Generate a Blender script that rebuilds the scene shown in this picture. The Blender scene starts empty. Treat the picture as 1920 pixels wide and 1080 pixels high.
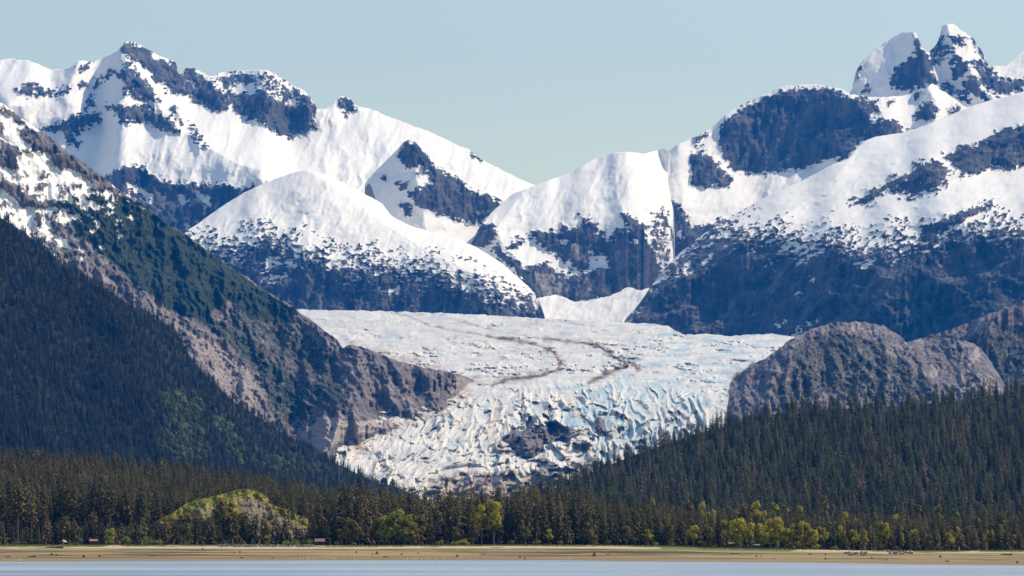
import bpy, math, random
import numpy as np
from mathutils import Vector

# ------------------------------------------------------------------ camera, sky, sun, exposure
SC = bpy.context.scene
COL = SC.collection
F = 5444.0            # focal length in pixels of a 1920 px wide picture (about 20 degrees across)
HZ = 994.0            # row of the horizon
CZ = 14.0             # camera height above the water, metres
cam_d = bpy.data.cameras.new("camera")
cam_d.sensor_width = 36.0
cam_d.lens = 36.0 * F / 1920.0
cam_d.shift_y = (HZ - 540.0) / 1920.0
cam_d.clip_start = 1.0
cam_d.clip_end = 120000.0
cam = bpy.data.objects.new("camera", cam_d)
cam.location = (0, 0, CZ)
cam.rotation_euler = (math.radians(90), 0, 0)
COL.objects.link(cam)
SC.camera = cam

SUN_AZ, SUN_EL = 78.0, 50.0      # degrees to the right of the view direction, above the horizon
world = bpy.data.worlds.new("World")
SC.world = world
world.use_nodes = True
wn = world.node_tree
bg = wn.nodes["Background"]
sky = wn.nodes.new("ShaderNodeTexSky")
sky.sky_type = 'NISHITA'
sky.sun_disc = False
sky.sun_elevation = math.radians(SUN_EL)
sky.sun_rotation = math.radians(SUN_AZ)
sky.air_density = 1.92
sky.dust_density = 0.1
sky.ozone_density = 0.3
wn.links.new(sky.outputs[0], bg.inputs[0])
bg.inputs[1].default_value = 0.123

sun_d = bpy.data.lights.new("sun", 'SUN')
sun_d.energy = 4.5
sun_d.angle = math.radians(0.5)
sun_d.color = (1.0, 0.84, 0.62)
sun = bpy.data.objects.new("sun", sun_d)
a, e = math.radians(SUN_AZ), math.radians(SUN_EL)
to_sun = Vector((math.cos(e) * math.sin(a), math.cos(e) * math.cos(a), math.sin(e)))
sun.rotation_euler = (-to_sun).to_track_quat('-Z', 'Y').to_euler()
sun.location = to_sun * 3000
COL.objects.link(sun)

SC.view_settings.view_transform = 'Standard'
SC.view_settings.look = 'None'
SC.view_settings.exposure = 0.23
SC.view_settings.gamma = 1.0
SC.cycles.max_bounces = 5
SC.cycles.diffuse_bounces = 2
SC.cycles.glossy_bounces = 2
SC.cycles.volume_bounces = 0
SC.cycles.transparent_max_bounces = 4

HAZE_DENSITY = 2.2e-5
HAZE_COLOR = (0.0, 0.26, 1.0)

# ------------------------------------------------------------------ noise and curve helpers
def _hash(ix, iy, seed):
    h = (ix.astype(np.int64) * 374761393 + iy.astype(np.int64) * 668265263 + seed * 1274126177) & 0x7fffffff
    h = ((h ^ (h >> 13)) * 1274126177) & 0x7fffffff
    h = ((h ^ (h >> 16)) * 2246822519) & 0x7fffffff
    return (h ^ (h >> 15)) & 0xffffff

def perlin(x, y, seed=0):
    x = np.asarray(x, float); y = np.asarray(y, float)
    ix = np.floor(x).astype(np.int64); iy = np.floor(y).astype(np.int64)
    fx = x - ix; fy = y - iy
    def g(i, j):
        t = _hash(ix + i, iy + j, seed) * (2 * math.pi / 16777216.0)
        return np.cos(t) * (fx - i) + np.sin(t) * (fy - j)
    u = fx * fx * fx * (fx * (fx * 6 - 15) + 10)
    v = fy * fy * fy * (fy * (fy * 6 - 15) + 10)
    a0 = g(0, 0) * (1 - u) + g(1, 0) * u
    b0 = g(0, 1) * (1 - u) + g(1, 1) * u
    return (a0 * (1 - v) + b0 * v) * 1.5

def fbm(x, y, seed=0, octv=4, gain=0.5):
    s = 0.0; amp = 1.0
    for k in range(octv):
        s = s + perlin(x * 2 ** k, y * 2 ** k, seed + 17 * k) * amp
        amp *= gain
    return s

def ridged(x, y, seed=0, octv=3):
    s = 0.0; amp = 1.0
    for k in range(octv):
        s = s + (1 - np.abs(perlin(x * 2 ** k, y * 2 ** k, seed + 31 * k)) * 2) * amp
        amp *= 0.5
    return s

def worley(x, y, seed=0):
    """distance to the nearest cell centre, second nearest, and the nearest cell's random value"""
    ix = np.floor(x).astype(np.int64); iy = np.floor(y).astype(np.int64)
    d1 = np.full(x.shape, 9.0); d2 = np.full(x.shape, 9.0); rid = np.zeros(x.shape); ox = np.zeros(x.shape); oy = np.zeros(x.shape)
    for i in (-1, 0, 1):
        for j in (-1, 0, 1):
            cx = ix + i; cy = iy + j
            h = _hash(cx, cy, seed)
            px = cx + (h & 4095) / 4096.0; py = cy + (h >> 12) / 4096.0
            d = np.hypot(x - px, y - py)
            m = d < d1
            d2 = np.where(m, d1, np.minimum(d2, d))
            rid = np.where(m, _hash(cx, cy, seed + 7) / 16777216.0, rid)
            ox = np.where(m, x - px, ox); oy = np.where(m, y - py, oy)
            d1 = np.where(m, d, d1)
    return d1, d2, rid, ox, oy

def curve(pts, u):
    """monotone cubic through pts, flat beyond its ends"""
    p = np.array(pts, float)
    x, y = p[:, 0], p[:, 1]
    if len(x) < 3:
        return np.interp(u, x, y)
    h = np.diff(x); dlt = np.diff(y) / h
    m = np.zeros_like(y)
    same = dlt[:-1] * dlt[1:] > 0
    w1 = 2 * h[1:] + h[:-1]; w2 = h[1:] + 2 * h[:-1]
    with np.errstate(divide='ignore', invalid='ignore'):
        mm = (w1 + w2) / (w1 / dlt[:-1] + w2 / dlt[1:])
    m[1:-1] = np.where(same, mm, 0)
    m[0] = dlt[0]; m[-1] = dlt[-1]
    uu = np.clip(u, x[0], x[-1])
    k = np.clip(np.searchsorted(x, uu) - 1, 0, len(x) - 2)
    t = (uu - x[k]) / h[k]
    return ((2 * t**3 - 3 * t**2 + 1) * y[k] + (t**3 - 2 * t**2 + t) * h[k] * m[k]
            + (-2 * t**3 + 3 * t**2) * y[k + 1] + (t**3 - t**2) * h[k] * m[k + 1])

def sstep(a, b, x):
    t = np.clip((x - a) / (b - a), 0, 1)
    return t * t * (3 - 2 * t)

def seg_dist(U, V, pts, closed):
    """distance to a polyline and, for a closed one, an inside flag"""
    d = np.full(U.shape, 1e9); ins = np.zeros(U.shape, bool)
    n = len(pts)
    for i in range(n if closed else n - 1):
        x0, y0 = pts[i]; x1, y1 = pts[(i + 1) % n]
        dx, dy = x1 - x0, y1 - y0
        t = np.clip(((U - x0) * dx + (V - y0) * dy) / (dx * dx + dy * dy + 1e-9), 0, 1)
        d = np.minimum(d, np.hypot(U - x0 - t * dx, V - y0 - t * dy))
        if closed and y0 != y1:
            c = ((y0 > V) != (y1 > V)) & (U < (x1 - x0) * (V - y0) / (y1 - y0) + x0)
            ins ^= c
    return d, ins

def sdf(U, V, pts):
    """signed distance, positive inside; far points only get a big negative value"""
    xs = [p[0] for p in pts]; ys = [p[1] for p in pts]
    m = (U > min(xs) - 60) & (U < max(xs) + 60) & (V > min(ys) - 60) & (V < max(ys) + 60)
    out = np.full(U.shape, -60.0)
    if m.any():
        d, ins = seg_dist(U[m], V[m], pts, True)
        out[m] = np.where(ins, d, -d)
    return out

def blur(a, n, axis):
    if n < 1:
        return a
    k = np.exp(-0.5 * (np.arange(-2 * n, 2 * n + 1) / n) ** 2); k /= k.sum()
    pad = [(0, 0), (0, 0)]; pad[axis] = (2 * n, 2 * n)
    b = np.pad(a, pad, mode='edge')
    return np.apply_along_axis(lambda r: np.convolve(r, k, 'valid'), axis, b)

def pos(px, py, Y):
    return ((px - 960.0) / F * Y, Y, CZ + (HZ - py) / F * Y)

# ------------------------------------------------------------------ object helpers
def tag(o, label=None, cat=None, group=None, kind=None):
    if label: o["label"] = label
    if cat: o["category"] = cat
    if group: o["group"] = group
    if kind: o["kind"] = kind
    return o

def mesh_obj(name, verts, faces, mats, parent=None, smooth=False, mat_idx=None):
    me = bpy.data.meshes.new(name)
    me.from_pydata(verts, [], faces)
    for m in (mats if isinstance(mats, (list, tuple)) else [mats]):
        me.materials.append(m)
    if mat_idx is not None:
        me.polygons.foreach_set("material_index", mat_idx)
    if smooth:
        me.polygons.foreach_set("use_smooth", [True] * len(me.polygons))
    me.update()
    o = bpy.data.objects.new(name, me)
    COL.objects.link(o)
    if parent: o.parent = parent
    return o

def grid_obj(name, X, Y, Z, mat, attrs, smooth=True):
    R, C = X.shape
    me = bpy.data.meshes.new(name)
    me.vertices.add(R * C)
    co = np.empty((R * C, 3), np.float32)
    co[:, 0] = X.ravel(); co[:, 1] = Y.ravel(); co[:, 2] = Z.ravel()
    me.vertices.foreach_set("co", co.ravel())
    i = np.arange(R * C).reshape(R, C)
    q = np.stack([i[:-1, :-1], i[:-1, 1:], i[1:, 1:], i[1:, :-1]], -1).reshape(-1, 4)
    n = len(q)
    me.loops.add(n * 4); me.polygons.add(n)
    me.loops.foreach_set("vertex_index", q.ravel().astype(np.int32))
    me.polygons.foreach_set("loop_start", np.arange(0, n * 4, 4, dtype=np.int32))
    me.polygons.foreach_set("use_smooth", np.full(n, smooth))
    for k, v in attrs.items():
        at = me.attributes.new(k, 'FLOAT', 'POINT')
        at.data.foreach_set("value", v.astype(np.float32).ravel())
    me.materials.append(mat)
    me.update(calc_edges=True)
    o = bpy.data.objects.new(name, me)
    COL.objects.link(o)
    return o

# ------------------------------------------------------------------ materials
class NT:
    def __init__(self, name):
        self.m = bpy.data.materials.new(name); self.m.use_nodes = True
        self.t = self.m.node_tree
        self.b = self.t.nodes["Principled BSDF"]
        self.b.inputs["Specular IOR Level"].default_value = 0.2
    def n(self, typ, **kw):
        x = self.t.nodes.new(typ)
        for k, v in kw.items(): setattr(x, k, v)
        return x
    def l(self, a, b): self.t.links.new(a, b)
    def val(self, sock, v):
        if hasattr(v, 'links') or hasattr(v, 'is_output'): self.l(v, sock)
        else: sock.default_value = v
    def math(self, op, a, b=0.0, clamp=False):
        x = self.n("ShaderNodeMath", operation=op, use_clamp=clamp)
        self.val(x.inputs[0], a); self.val(x.inputs[1], b)
        return x.outputs[0]
    def attr(self, name):
        return self.n("ShaderNodeAttribute", attribute_name=name).outputs["Fac"]
    def coord(self, scale=(1, 1, 1)):
        c = self.n("ShaderNodeTexCoord"); mp = self.n("ShaderNodeMapping")
        mp.inputs["Scale"].default_value = scale
        self.l(c.outputs["Object"], mp.inputs["Vector"])
        return mp.outputs[0]
    def noise(self, vec, scale, detail=4, rough=0.55):
        x = self.n("ShaderNodeTexNoise")
        x.inputs["Scale"].default_value = scale
        x.inputs["Detail"].default_value = detail
        x.inputs["Roughness"].default_value = rough
        self.l(vec, x.inputs["Vector"])
        return x.outputs["Fac"]
    def ramp(self, fac, a, b):
        x = self.n("ShaderNodeMapRange", interpolation_type='SMOOTHSTEP')
        self.val(x.inputs[0], fac)
        x.inputs[1].default_value = a; x.inputs[2].default_value = b
        return x.outputs[0]
    def mix(self, fac, a, b):
        x = self.n("ShaderNodeMix", data_type='RGBA')
        self.val(x.inputs[0], fac)
        for s, v in ((x.inputs[6], a), (x.inputs[7], b)):
            if isinstance(v, tuple): s.default_value = (*v, 1)
            else: self.l(v, s)
        return x.outputs[2]
    def bump(self, h, strength, dist):
        x = self.n("ShaderNodeBump")
        x.inputs["Strength"].default_value = strength
        x.inputs["Distance"].default_value = dist
        self.l(h, x.inputs["Height"])
        self.l(x.outputs[0], self.b.inputs["Normal"])
    def color(self, c):
        if isinstance(c, tuple): self.b.inputs["Base Color"].default_value = (*c, 1)
        else: self.l(c, self.b.inputs["Base Color"])
    def rough(self, r): self.val(self.b.inputs["Roughness"], r)

def mountain_material(name, rock_a, rock_b, veg=(0.019, 0.034, 0.013), pale=(0.36, 0.31, 0.27), fine=1 / 22.0, snow=(0.90, 0.865, 0.80), px=8.0, bumpd=6.0, flecks=0.8):
    t = NT(name)
    c = t.coord(); cs = t.coord((1, 1, 0.35))
    n1 = t.noise(c, fine, 7, 0.72)
    n2 = t.noise(cs, fine * 0.5, 6, 0.68)
    n3 = t.noise(c, fine * 0.22, 4, 0.55)
    rock = t.mix(t.ramp(n2, 0.34, 0.68), rock_a, rock_b)
    rock = t.mix(t.ramp(n3, 0.52, 0.78), rock, tuple(min(1, x * 1.5) for x in rock_b))
    pv = t.ramp(t.math('ADD', t.attr("pale"), t.math('MULTIPLY', t.math('SUBTRACT', n1, 0.5), 1.6)), 0.35, 0.7)
    rock = t.mix(pv, rock, t.mix(n2, tuple(x * 0.6 for x in pale), pale))
    vv = t.ramp(t.math('ADD', t.attr("veg"), t.math('MULTIPLY', t.math('SUBTRACT', n1, 0.5), 1.5)), 0.38, 0.62)
    vc = t.mix(t.ramp(n2, 0.35, 0.7), tuple(x * 0.6 for x in veg), tuple(x * 1.3 for x in veg))
    base = t.mix(vv, rock, vc)
    sn = t.math('ADD', t.attr("snow"), t.math('MULTIPLY', t.math('SUBTRACT', n1, 0.5), px * 2))
    sv = t.ramp(sn, -0.8, 0.8)
    # small snow flecks caught on ledges of the rock
    n4 = t.noise(t.coord((1, 1, 1.8)), fine * 2.6, 3, 0.6)
    fl = t.math('MULTIPLY', t.ramp(n4, 0.665, 0.70), t.math('MULTIPLY', t.ramp(t.attr("snow"), -19.0, -5.0), flecks))
    sv = t.math('MAXIMUM', sv, fl)
    scol = t.mix(t.ramp(n3, 0.3, 0.75), snow, tuple(x * 0.95 for x in snow))
    t.color(t.mix(sv, base, scol))
    t.rough(0.8)
    inv = t.math('SUBTRACT', 1.0, t.math('MULTIPLY', sv, 0.86))
    t.bump(t.math('MULTIPLY', t.math('ADD', n1, n2), inv), 0.9, bumpd)
    return t.m

M_FAR = mountain_material("far_rock_and_snow", (0.021, 0.025, 0.030), (0.125, 0.12, 0.115), pale=(0.40, 0.35, 0.31), fine=1 / 32.0, px=12.0, bumpd=8.0)
M_LEFT = mountain_material("brown_rock_brush_and_snow", (0.06, 0.052, 0.052), (0.23, 0.195, 0.185), pale=(0.46, 0.39, 0.34), fine=1 / 13.0, bumpd=4.0)
M_HILL = mountain_material("lichen_rock", (0.058, 0.054, 0.060), (0.25, 0.215, 0.22), veg=(0.032, 0.044, 0.020), pale=(0.42, 0.36, 0.32), fine=1 / 10.0, bumpd=4.0, flecks=0.0)

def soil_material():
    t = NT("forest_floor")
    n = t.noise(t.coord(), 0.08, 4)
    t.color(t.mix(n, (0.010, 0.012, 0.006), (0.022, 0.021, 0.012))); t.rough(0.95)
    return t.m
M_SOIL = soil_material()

def ice_material():
    t = NT("glacier_ice")
    c = t.coord(); cs = t.coord((0.25, 1, 1))
    n1 = t.noise(c, 1 / 9.0, 5, 0.65); n2 = t.noise(cs, 1 / 30.0, 4, 0.6); n3 = t.noise(c, 1 / 120.0, 4, 0.55)
    snow = t.mix(t.ramp(n3, 0.35, 0.7), (0.76, 0.71, 0.635), (0.58, 0.585, 0.57))
    snow = t.mix(t.ramp(n1, 0.48, 0.74), snow, (0.50, 0.455, 0.40))
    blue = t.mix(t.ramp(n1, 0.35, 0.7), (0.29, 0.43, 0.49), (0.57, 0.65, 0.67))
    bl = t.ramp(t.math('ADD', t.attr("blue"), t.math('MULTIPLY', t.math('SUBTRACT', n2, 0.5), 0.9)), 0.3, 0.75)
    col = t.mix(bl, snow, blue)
    dn = t.math('ADD', t.attr("dirt"), t.math('MULTIPLY', t.math('SUBTRACT', n1, 0.5), 1.3))
    dirt = t.mix(t.ramp(dn, 0.7, 1.15), (0.42, 0.335, 0.25), (0.10, 0.075, 0.05))
    col = t.mix(t.ramp(dn, 0.35, 0.8), col, dirt)
    rk = t.ramp(t.math('ADD', t.attr("rock"), t.math('MULTIPLY', t.math('SUBTRACT', n1, 0.5), 0.8)), 0.4, 0.6)
    rock = t.mix(t.ramp(n1, 0.35, 0.65), (0.07, 0.062, 0.06), (0.24, 0.205, 0.185))
    t.color(t.mix(rk, col, rock))
    t.rough(0.55)
    t.bump(t.math('ADD', n1, n2), 0.8, 3.5)
    return t.m
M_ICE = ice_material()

# ------------------------------------------------------------------ the mountains
def msk(S): return 0.25 + 0.75 * np.exp(-(S / 13.0) ** 2)

def layer(name, mat, xr, step, crest, foot, yfoot, ycrest, rows, polys=(), spurs=(), base=25.0, mid=9.0, rockamp=16.0, snowamp=8.0, specks=0.0, bigamp=70.0, nsc=(17.0, 8.5), mixn=(-0.30, 0.55, 0.75), palen=0.42,
          rnd=0.0, slant=0.0, far=0.0, back=1500.0, crest_noise=1.5, steep=0.72, seed=1, extra=None, yfun=None, veg0=0.0, label=None):
    u = np.arange(xr[0], xr[1] + step, step, dtype=float)
    cp = curve(crest, u) + fbm(u / 14.0, u * 0 + seed, seed, 4) * crest_noise
    fp = np.maximum(curve(foot, u), cp + 1.5)
    v = np.linspace(0, 1, rows)[:, None]
    U = np.repeat(u[None, :], rows, 0)
    PY = fp[None, :] + (cp - fp)[None, :] * v
    S = np.full(U.shape, float(base))
    veg = np.full(U.shape, float(veg0)); pale = np.zeros(U.shape)
    wob = fbm(U / 34.0, PY / 26.0, seed + 3, 3) * 7
    wob2 = fbm(U / 30.0 + 9, PY / 30.0, seed + 4, 3) * 7
    if extra is not None:
        S, veg, pale = extra(U, PY, S, veg, pale)
    for p in polys:
        kind, pts, cap = p
        sd = sdf(U + wob * 0.5, PY + wob2 * 0.5, pts)
        if kind == 'rock': S = np.minimum(S, np.maximum(-np.minimum(sd, cap), -25))
        elif kind == 'snow': S = np.maximum(S, np.minimum(sd, cap))
        elif kind == 'veg': veg = np.maximum(veg, sstep(-10, 10, sd) * cap)
        elif kind == 'noveg': veg = np.minimum(veg, 1 - sstep(-10, 10, sd) * cap)
        elif kind == 'pale': pale = np.maximum(pale, sstep(-7, 7, sd) * cap)
    Q = (U + slant * PY) / math.hypot(1, slant); T = (PY - slant * U) / math.hypot(1, slant)
    gul = ridged(Q / (nsc[0] * 0.75) + T / 55.0 + wob * 0.03, T / (nsc[1] * 5.0), seed + 5, 4) - 0.9
    led = fbm(U / (nsc[0] * 1.6) - PY / 70.0, PY / (nsc[1] * 0.62), seed + 6, 4, 0.65)
    iso = fbm(U / (nsc[0] * 0.6), PY / (nsc[1] * 1.1), seed + 8, 5, 0.7)
    nm = mixn[0] * gul + mixn[1] * led + mixn[2] * iso
    rock0 = sstep(7, -7, S)
    S0 = S.copy()
    S = S + nm * mid * 1.35 * msk(S)
    if specks:
        cl = (fbm(U / 55.0, PY / 38.0, seed + 21, 2) + specks + 0.1) * sstep(14.5, 6.0, S0)
        fs = fbm(U / 9.0 - PY / 25.0, PY / 4.0, seed + 22, 3, 0.6)
        S = np.minimum(S, np.where((cl > 0.12), 9 - 26 * sstep(0.32, 0.62, fs) * sstep(0.12, 0.4, cl), 25))
    pale = np.maximum(pale, palen * sstep(0.1, 0.75, fbm(U / 26.0 + PY / 80.0, PY / 40.0, seed + 14, 3)))  # pale streaks: sunlit highlights painted on cliffs, granite outcrops on the rock hill
    rock = sstep(5, -5, S)
    # how far the slope has gone back at each row: steep where there is rock, gentle under snow
    top, bot = cp.min() - 4, fp.max()
    rr = np.arange(bot, top, -3.0)
    Wr = np.ones((len(rr), len(u)))
    for j in range(len(u)):
        Wr[:, j] = np.interp(-rr, -PY[:, j], 1 - steep * rock0[:, j])
    Wr = blur(blur(Wr, 9, 1), 3, 0)
    Cr = np.cumsum(Wr, 0) * 3.0
    cs_ = blur(cp[None, :], int(36 / step), 1)[0]; fs_ = blur(fp[None, :], int(36 / step), 1)[0]
    s = np.empty_like(PY); tot = np.empty(len(u)); bt = np.empty(len(u))
    for j in range(len(u)):
        s[:, j] = np.interp(-PY[:, j], -rr, Cr[:, j])
        tot[j] = np.interp(-cs_[j], -rr, Cr[:, j]); bt[j] = np.interp(-fs_[j], -rr, Cr[:, j])
    tot = blur(tot[None, :], int(30 / step), 1); bt = blur(bt[None, :], int(30 / step), 1)
    s = np.clip((s - bt) / np.maximum(tot - bt, 20.0), -0.3, 1.25)
    if yfun is not None:
        Y = yfun(U, PY, s, fp, cp)
    else:
        yf = curve(yfoot, u)[None, :]; yc = curve(ycrest, u)[None, :]
        Y = yf + (yc - yf) * s + far
    Y = Y + rnd * np.clip(s, 0, 1.2) ** 5
    for pts, W, H in spurs:
        d, _ = seg_dist(U, PY, pts, False)
        Y = Y - H * np.clip(1 - d / W, 0, 1) ** 1.15
    Y = Y + fbm(U / 120.0, PY / 100.0, seed + 7, 2) * bigamp
    but = ridged(Q / 52.0 + T / 110.0 + wob * 0.02, T / 120.0, seed + 9, 4)
    Y = Y - (0.55 + 0.65 * rock) * but * rockamp * 1.5
    Y = Y - rock * (ridged(Q / 19.0 - T / 80.0, T / 46.0, seed + 10, 3) * rockamp * 0.7 + nm * rockamp * 0.5)
    Y = Y + (1 - rock) * (fbm(U / 34.0, PY / 26.0, seed + 11, 3) * snowamp + fbm(U / 8.0 + PY / 60.0, PY / 40.0, seed + 12, 2) * snowamp * 0.14)
    Y = np.maximum.accumulate(Y, 0)
    Y = Y - rock * (ridged(Q / 27.0, T / 21.0, seed + 13, 5) * rockamp * 0.34)
    nb = 10
    tb = (np.arange(1, nb + 1) / nb)[:, None]
    Yb = Y[-1:] + tb * back
    X = Y * (U - 960) / F; Z = CZ + (HZ - PY) / F * Y
    Xb = Yb * (u[None, :] - 960) / F
    Zb = Z[-1:] - tb ** 1.3 * back * 0.75
    pad = lambda A: np.concatenate([A, np.repeat(A[-1:], nb, 0)], 0)
    o = grid_obj(name, np.concatenate([X, Xb]), np.concatenate([Y, np.broadcast_to(Yb, Xb.shape)]), np.concatenate([Z, Zb]), mat,
                 {"snow": pad(S), "veg": pad(veg), "pale": pad(pale)})
    tag(o, label, "hill" if name.startswith("hill") else "mound" if name == "mound" else "snow" if name == "snow_fan" else "mountain", kind="structure")
    return dict(o=o, u=u, step=step, PY=PY, X=X, Y=Y, Z=Z, cp=cp, fp=fp, rows=rows)

def sample(L, px, py):
    """points of a layer's surface at picture columns px and rows py"""
    c = np.clip(np.round((px - L['u'][0]) / L['step']).astype(int), 0, len(L['u']) - 1)
    t = np.clip((L['fp'][c] - py) / (L['fp'][c] - L['cp'][c]), 0, 1)
    r = np.clip(np.round(t * (L['rows'] - 1)).astype(int), 0, L['rows'] - 1)
    return np.stack([L['X'][r, c], L['Y'][r, c], L['Z'][r, c]], -1)

def z1(*pts):   # from the enlarged view with origin (0,50), three times
    return [(x / 3.0, 50 + y / 3.0) for x, y in pts]
def z2(*pts):
    return [(600 + x / 2.348, 150 + y / 2.348) for x, y in pts]
def z3(*pts):
    return [(1160 + x / 2.512, 30 + y / 2.512) for x, y in pts]
def z4(*pts):
    return [(1560 + x / 4.5, 30 + y / 4.5) for x, y in pts]
def z6(*pts):
    return [(1180 + x / 4.153, 380 + y / 4.153) for x, y in pts]
def z7(*pts):
    return [(880 + x / 4.5, 380 + y / 4.5) for x, y in pts]
def zl(*pts):
    return [(x / 3.6, 180 + y / 3.6) for x, y in pts]
def zm(*pts):
    return [(340 + x / 3.6, 300 + y / 3.6) for x, y in pts]

# far spires at the right edge
layer("mountain_spires", M_FAR, (1540, 2100), 2, [(1540, 200), (1585, 182), (1597, 168), (1601, 152), (1606, 132), (1616, 116), (1635, 98), (1660, 79), (1680, 67), (1697, 60), (1712, 60), (1722, 72), (1729, 88), (1738, 97), (1746, 93), (1757, 80), (1763, 64), (1766, 51), (1775, 45), (1790, 47), (1805, 58), (1822, 70), (1833, 84), (1843, 100), (1850, 115), (1856, 124), (1872, 123), (1884, 126), (1895, 114), (1907, 105), (1925, 94), (1960, 100), (2000, 130), (2100, 170)],
      [(1540, 270), (2100, 270)], [(1540, 14800), (2100, 14800)], [(1540, 15400), (2100, 15500)], 150,
      polys=[('rock', z4((480, 510), (560, 440), (620, 380), (700, 350), (690, 190), (730, 190), (790, 290), (840, 380), (850, 480), (900, 560), (830, 590), (730, 610), (600, 620), (510, 600)), 14),
             ('rock', z4((190, 520), (215, 460), (250, 420), (240, 480), (205, 530)), 8), ('rock', z4((250, 600), (310, 590), (310, 640), (260, 640)), 4),
             ('rock', z4((980, 190), (1050, 180), (1130, 200), (1090, 250), (1020, 240)), 8), ('rock', z4((860, 240), (920, 170), (930, 210), (890, 260)), 5),
             ('rock', z4((980, 360), (1060, 330), (1150, 410), (1160, 460), (1050, 540), (1000, 500), (1060, 400), (990, 400)), 9),
             ('rock', z4((1200, 200), (1260, 270), (1320, 410), (1240, 440), (1180, 400), (1290, 370), (1230, 280)), 9),
             ('rock', z4((1250, 460), (1340, 440), (1400, 520), (1480, 540), (1620, 530), (1620, 640), (1480, 640), (1420, 670), (1350, 620), (1290, 560)), 9),
             ('rock', z4((1090, 580), (1170, 510), (1240, 520), (1260, 620), (1330, 680), (1300, 740), (1200, 660), (1110, 620)), 9),
             ('rock', z4((900, 590), (960, 560), (1080, 640), (1180, 700), (1160, 740), (1040, 680)), 3), ('rock', z4((850, 230), (1030, 270), (880, 400), (830, 350)), 2)],
      spurs=[([(1712, 60), (1730, 110), (1745, 150), (1755, 200)], 45, 170), ([(1775, 45), (1790, 100), (1815, 130), (1835, 165), (1880, 200)], 45, 170)],
      mid=7, rockamp=26, bigamp=40, far=3200, seed=21, crest_noise=2.4, label="twin rocky spires plastered with snow at the far right skyline")

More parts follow.
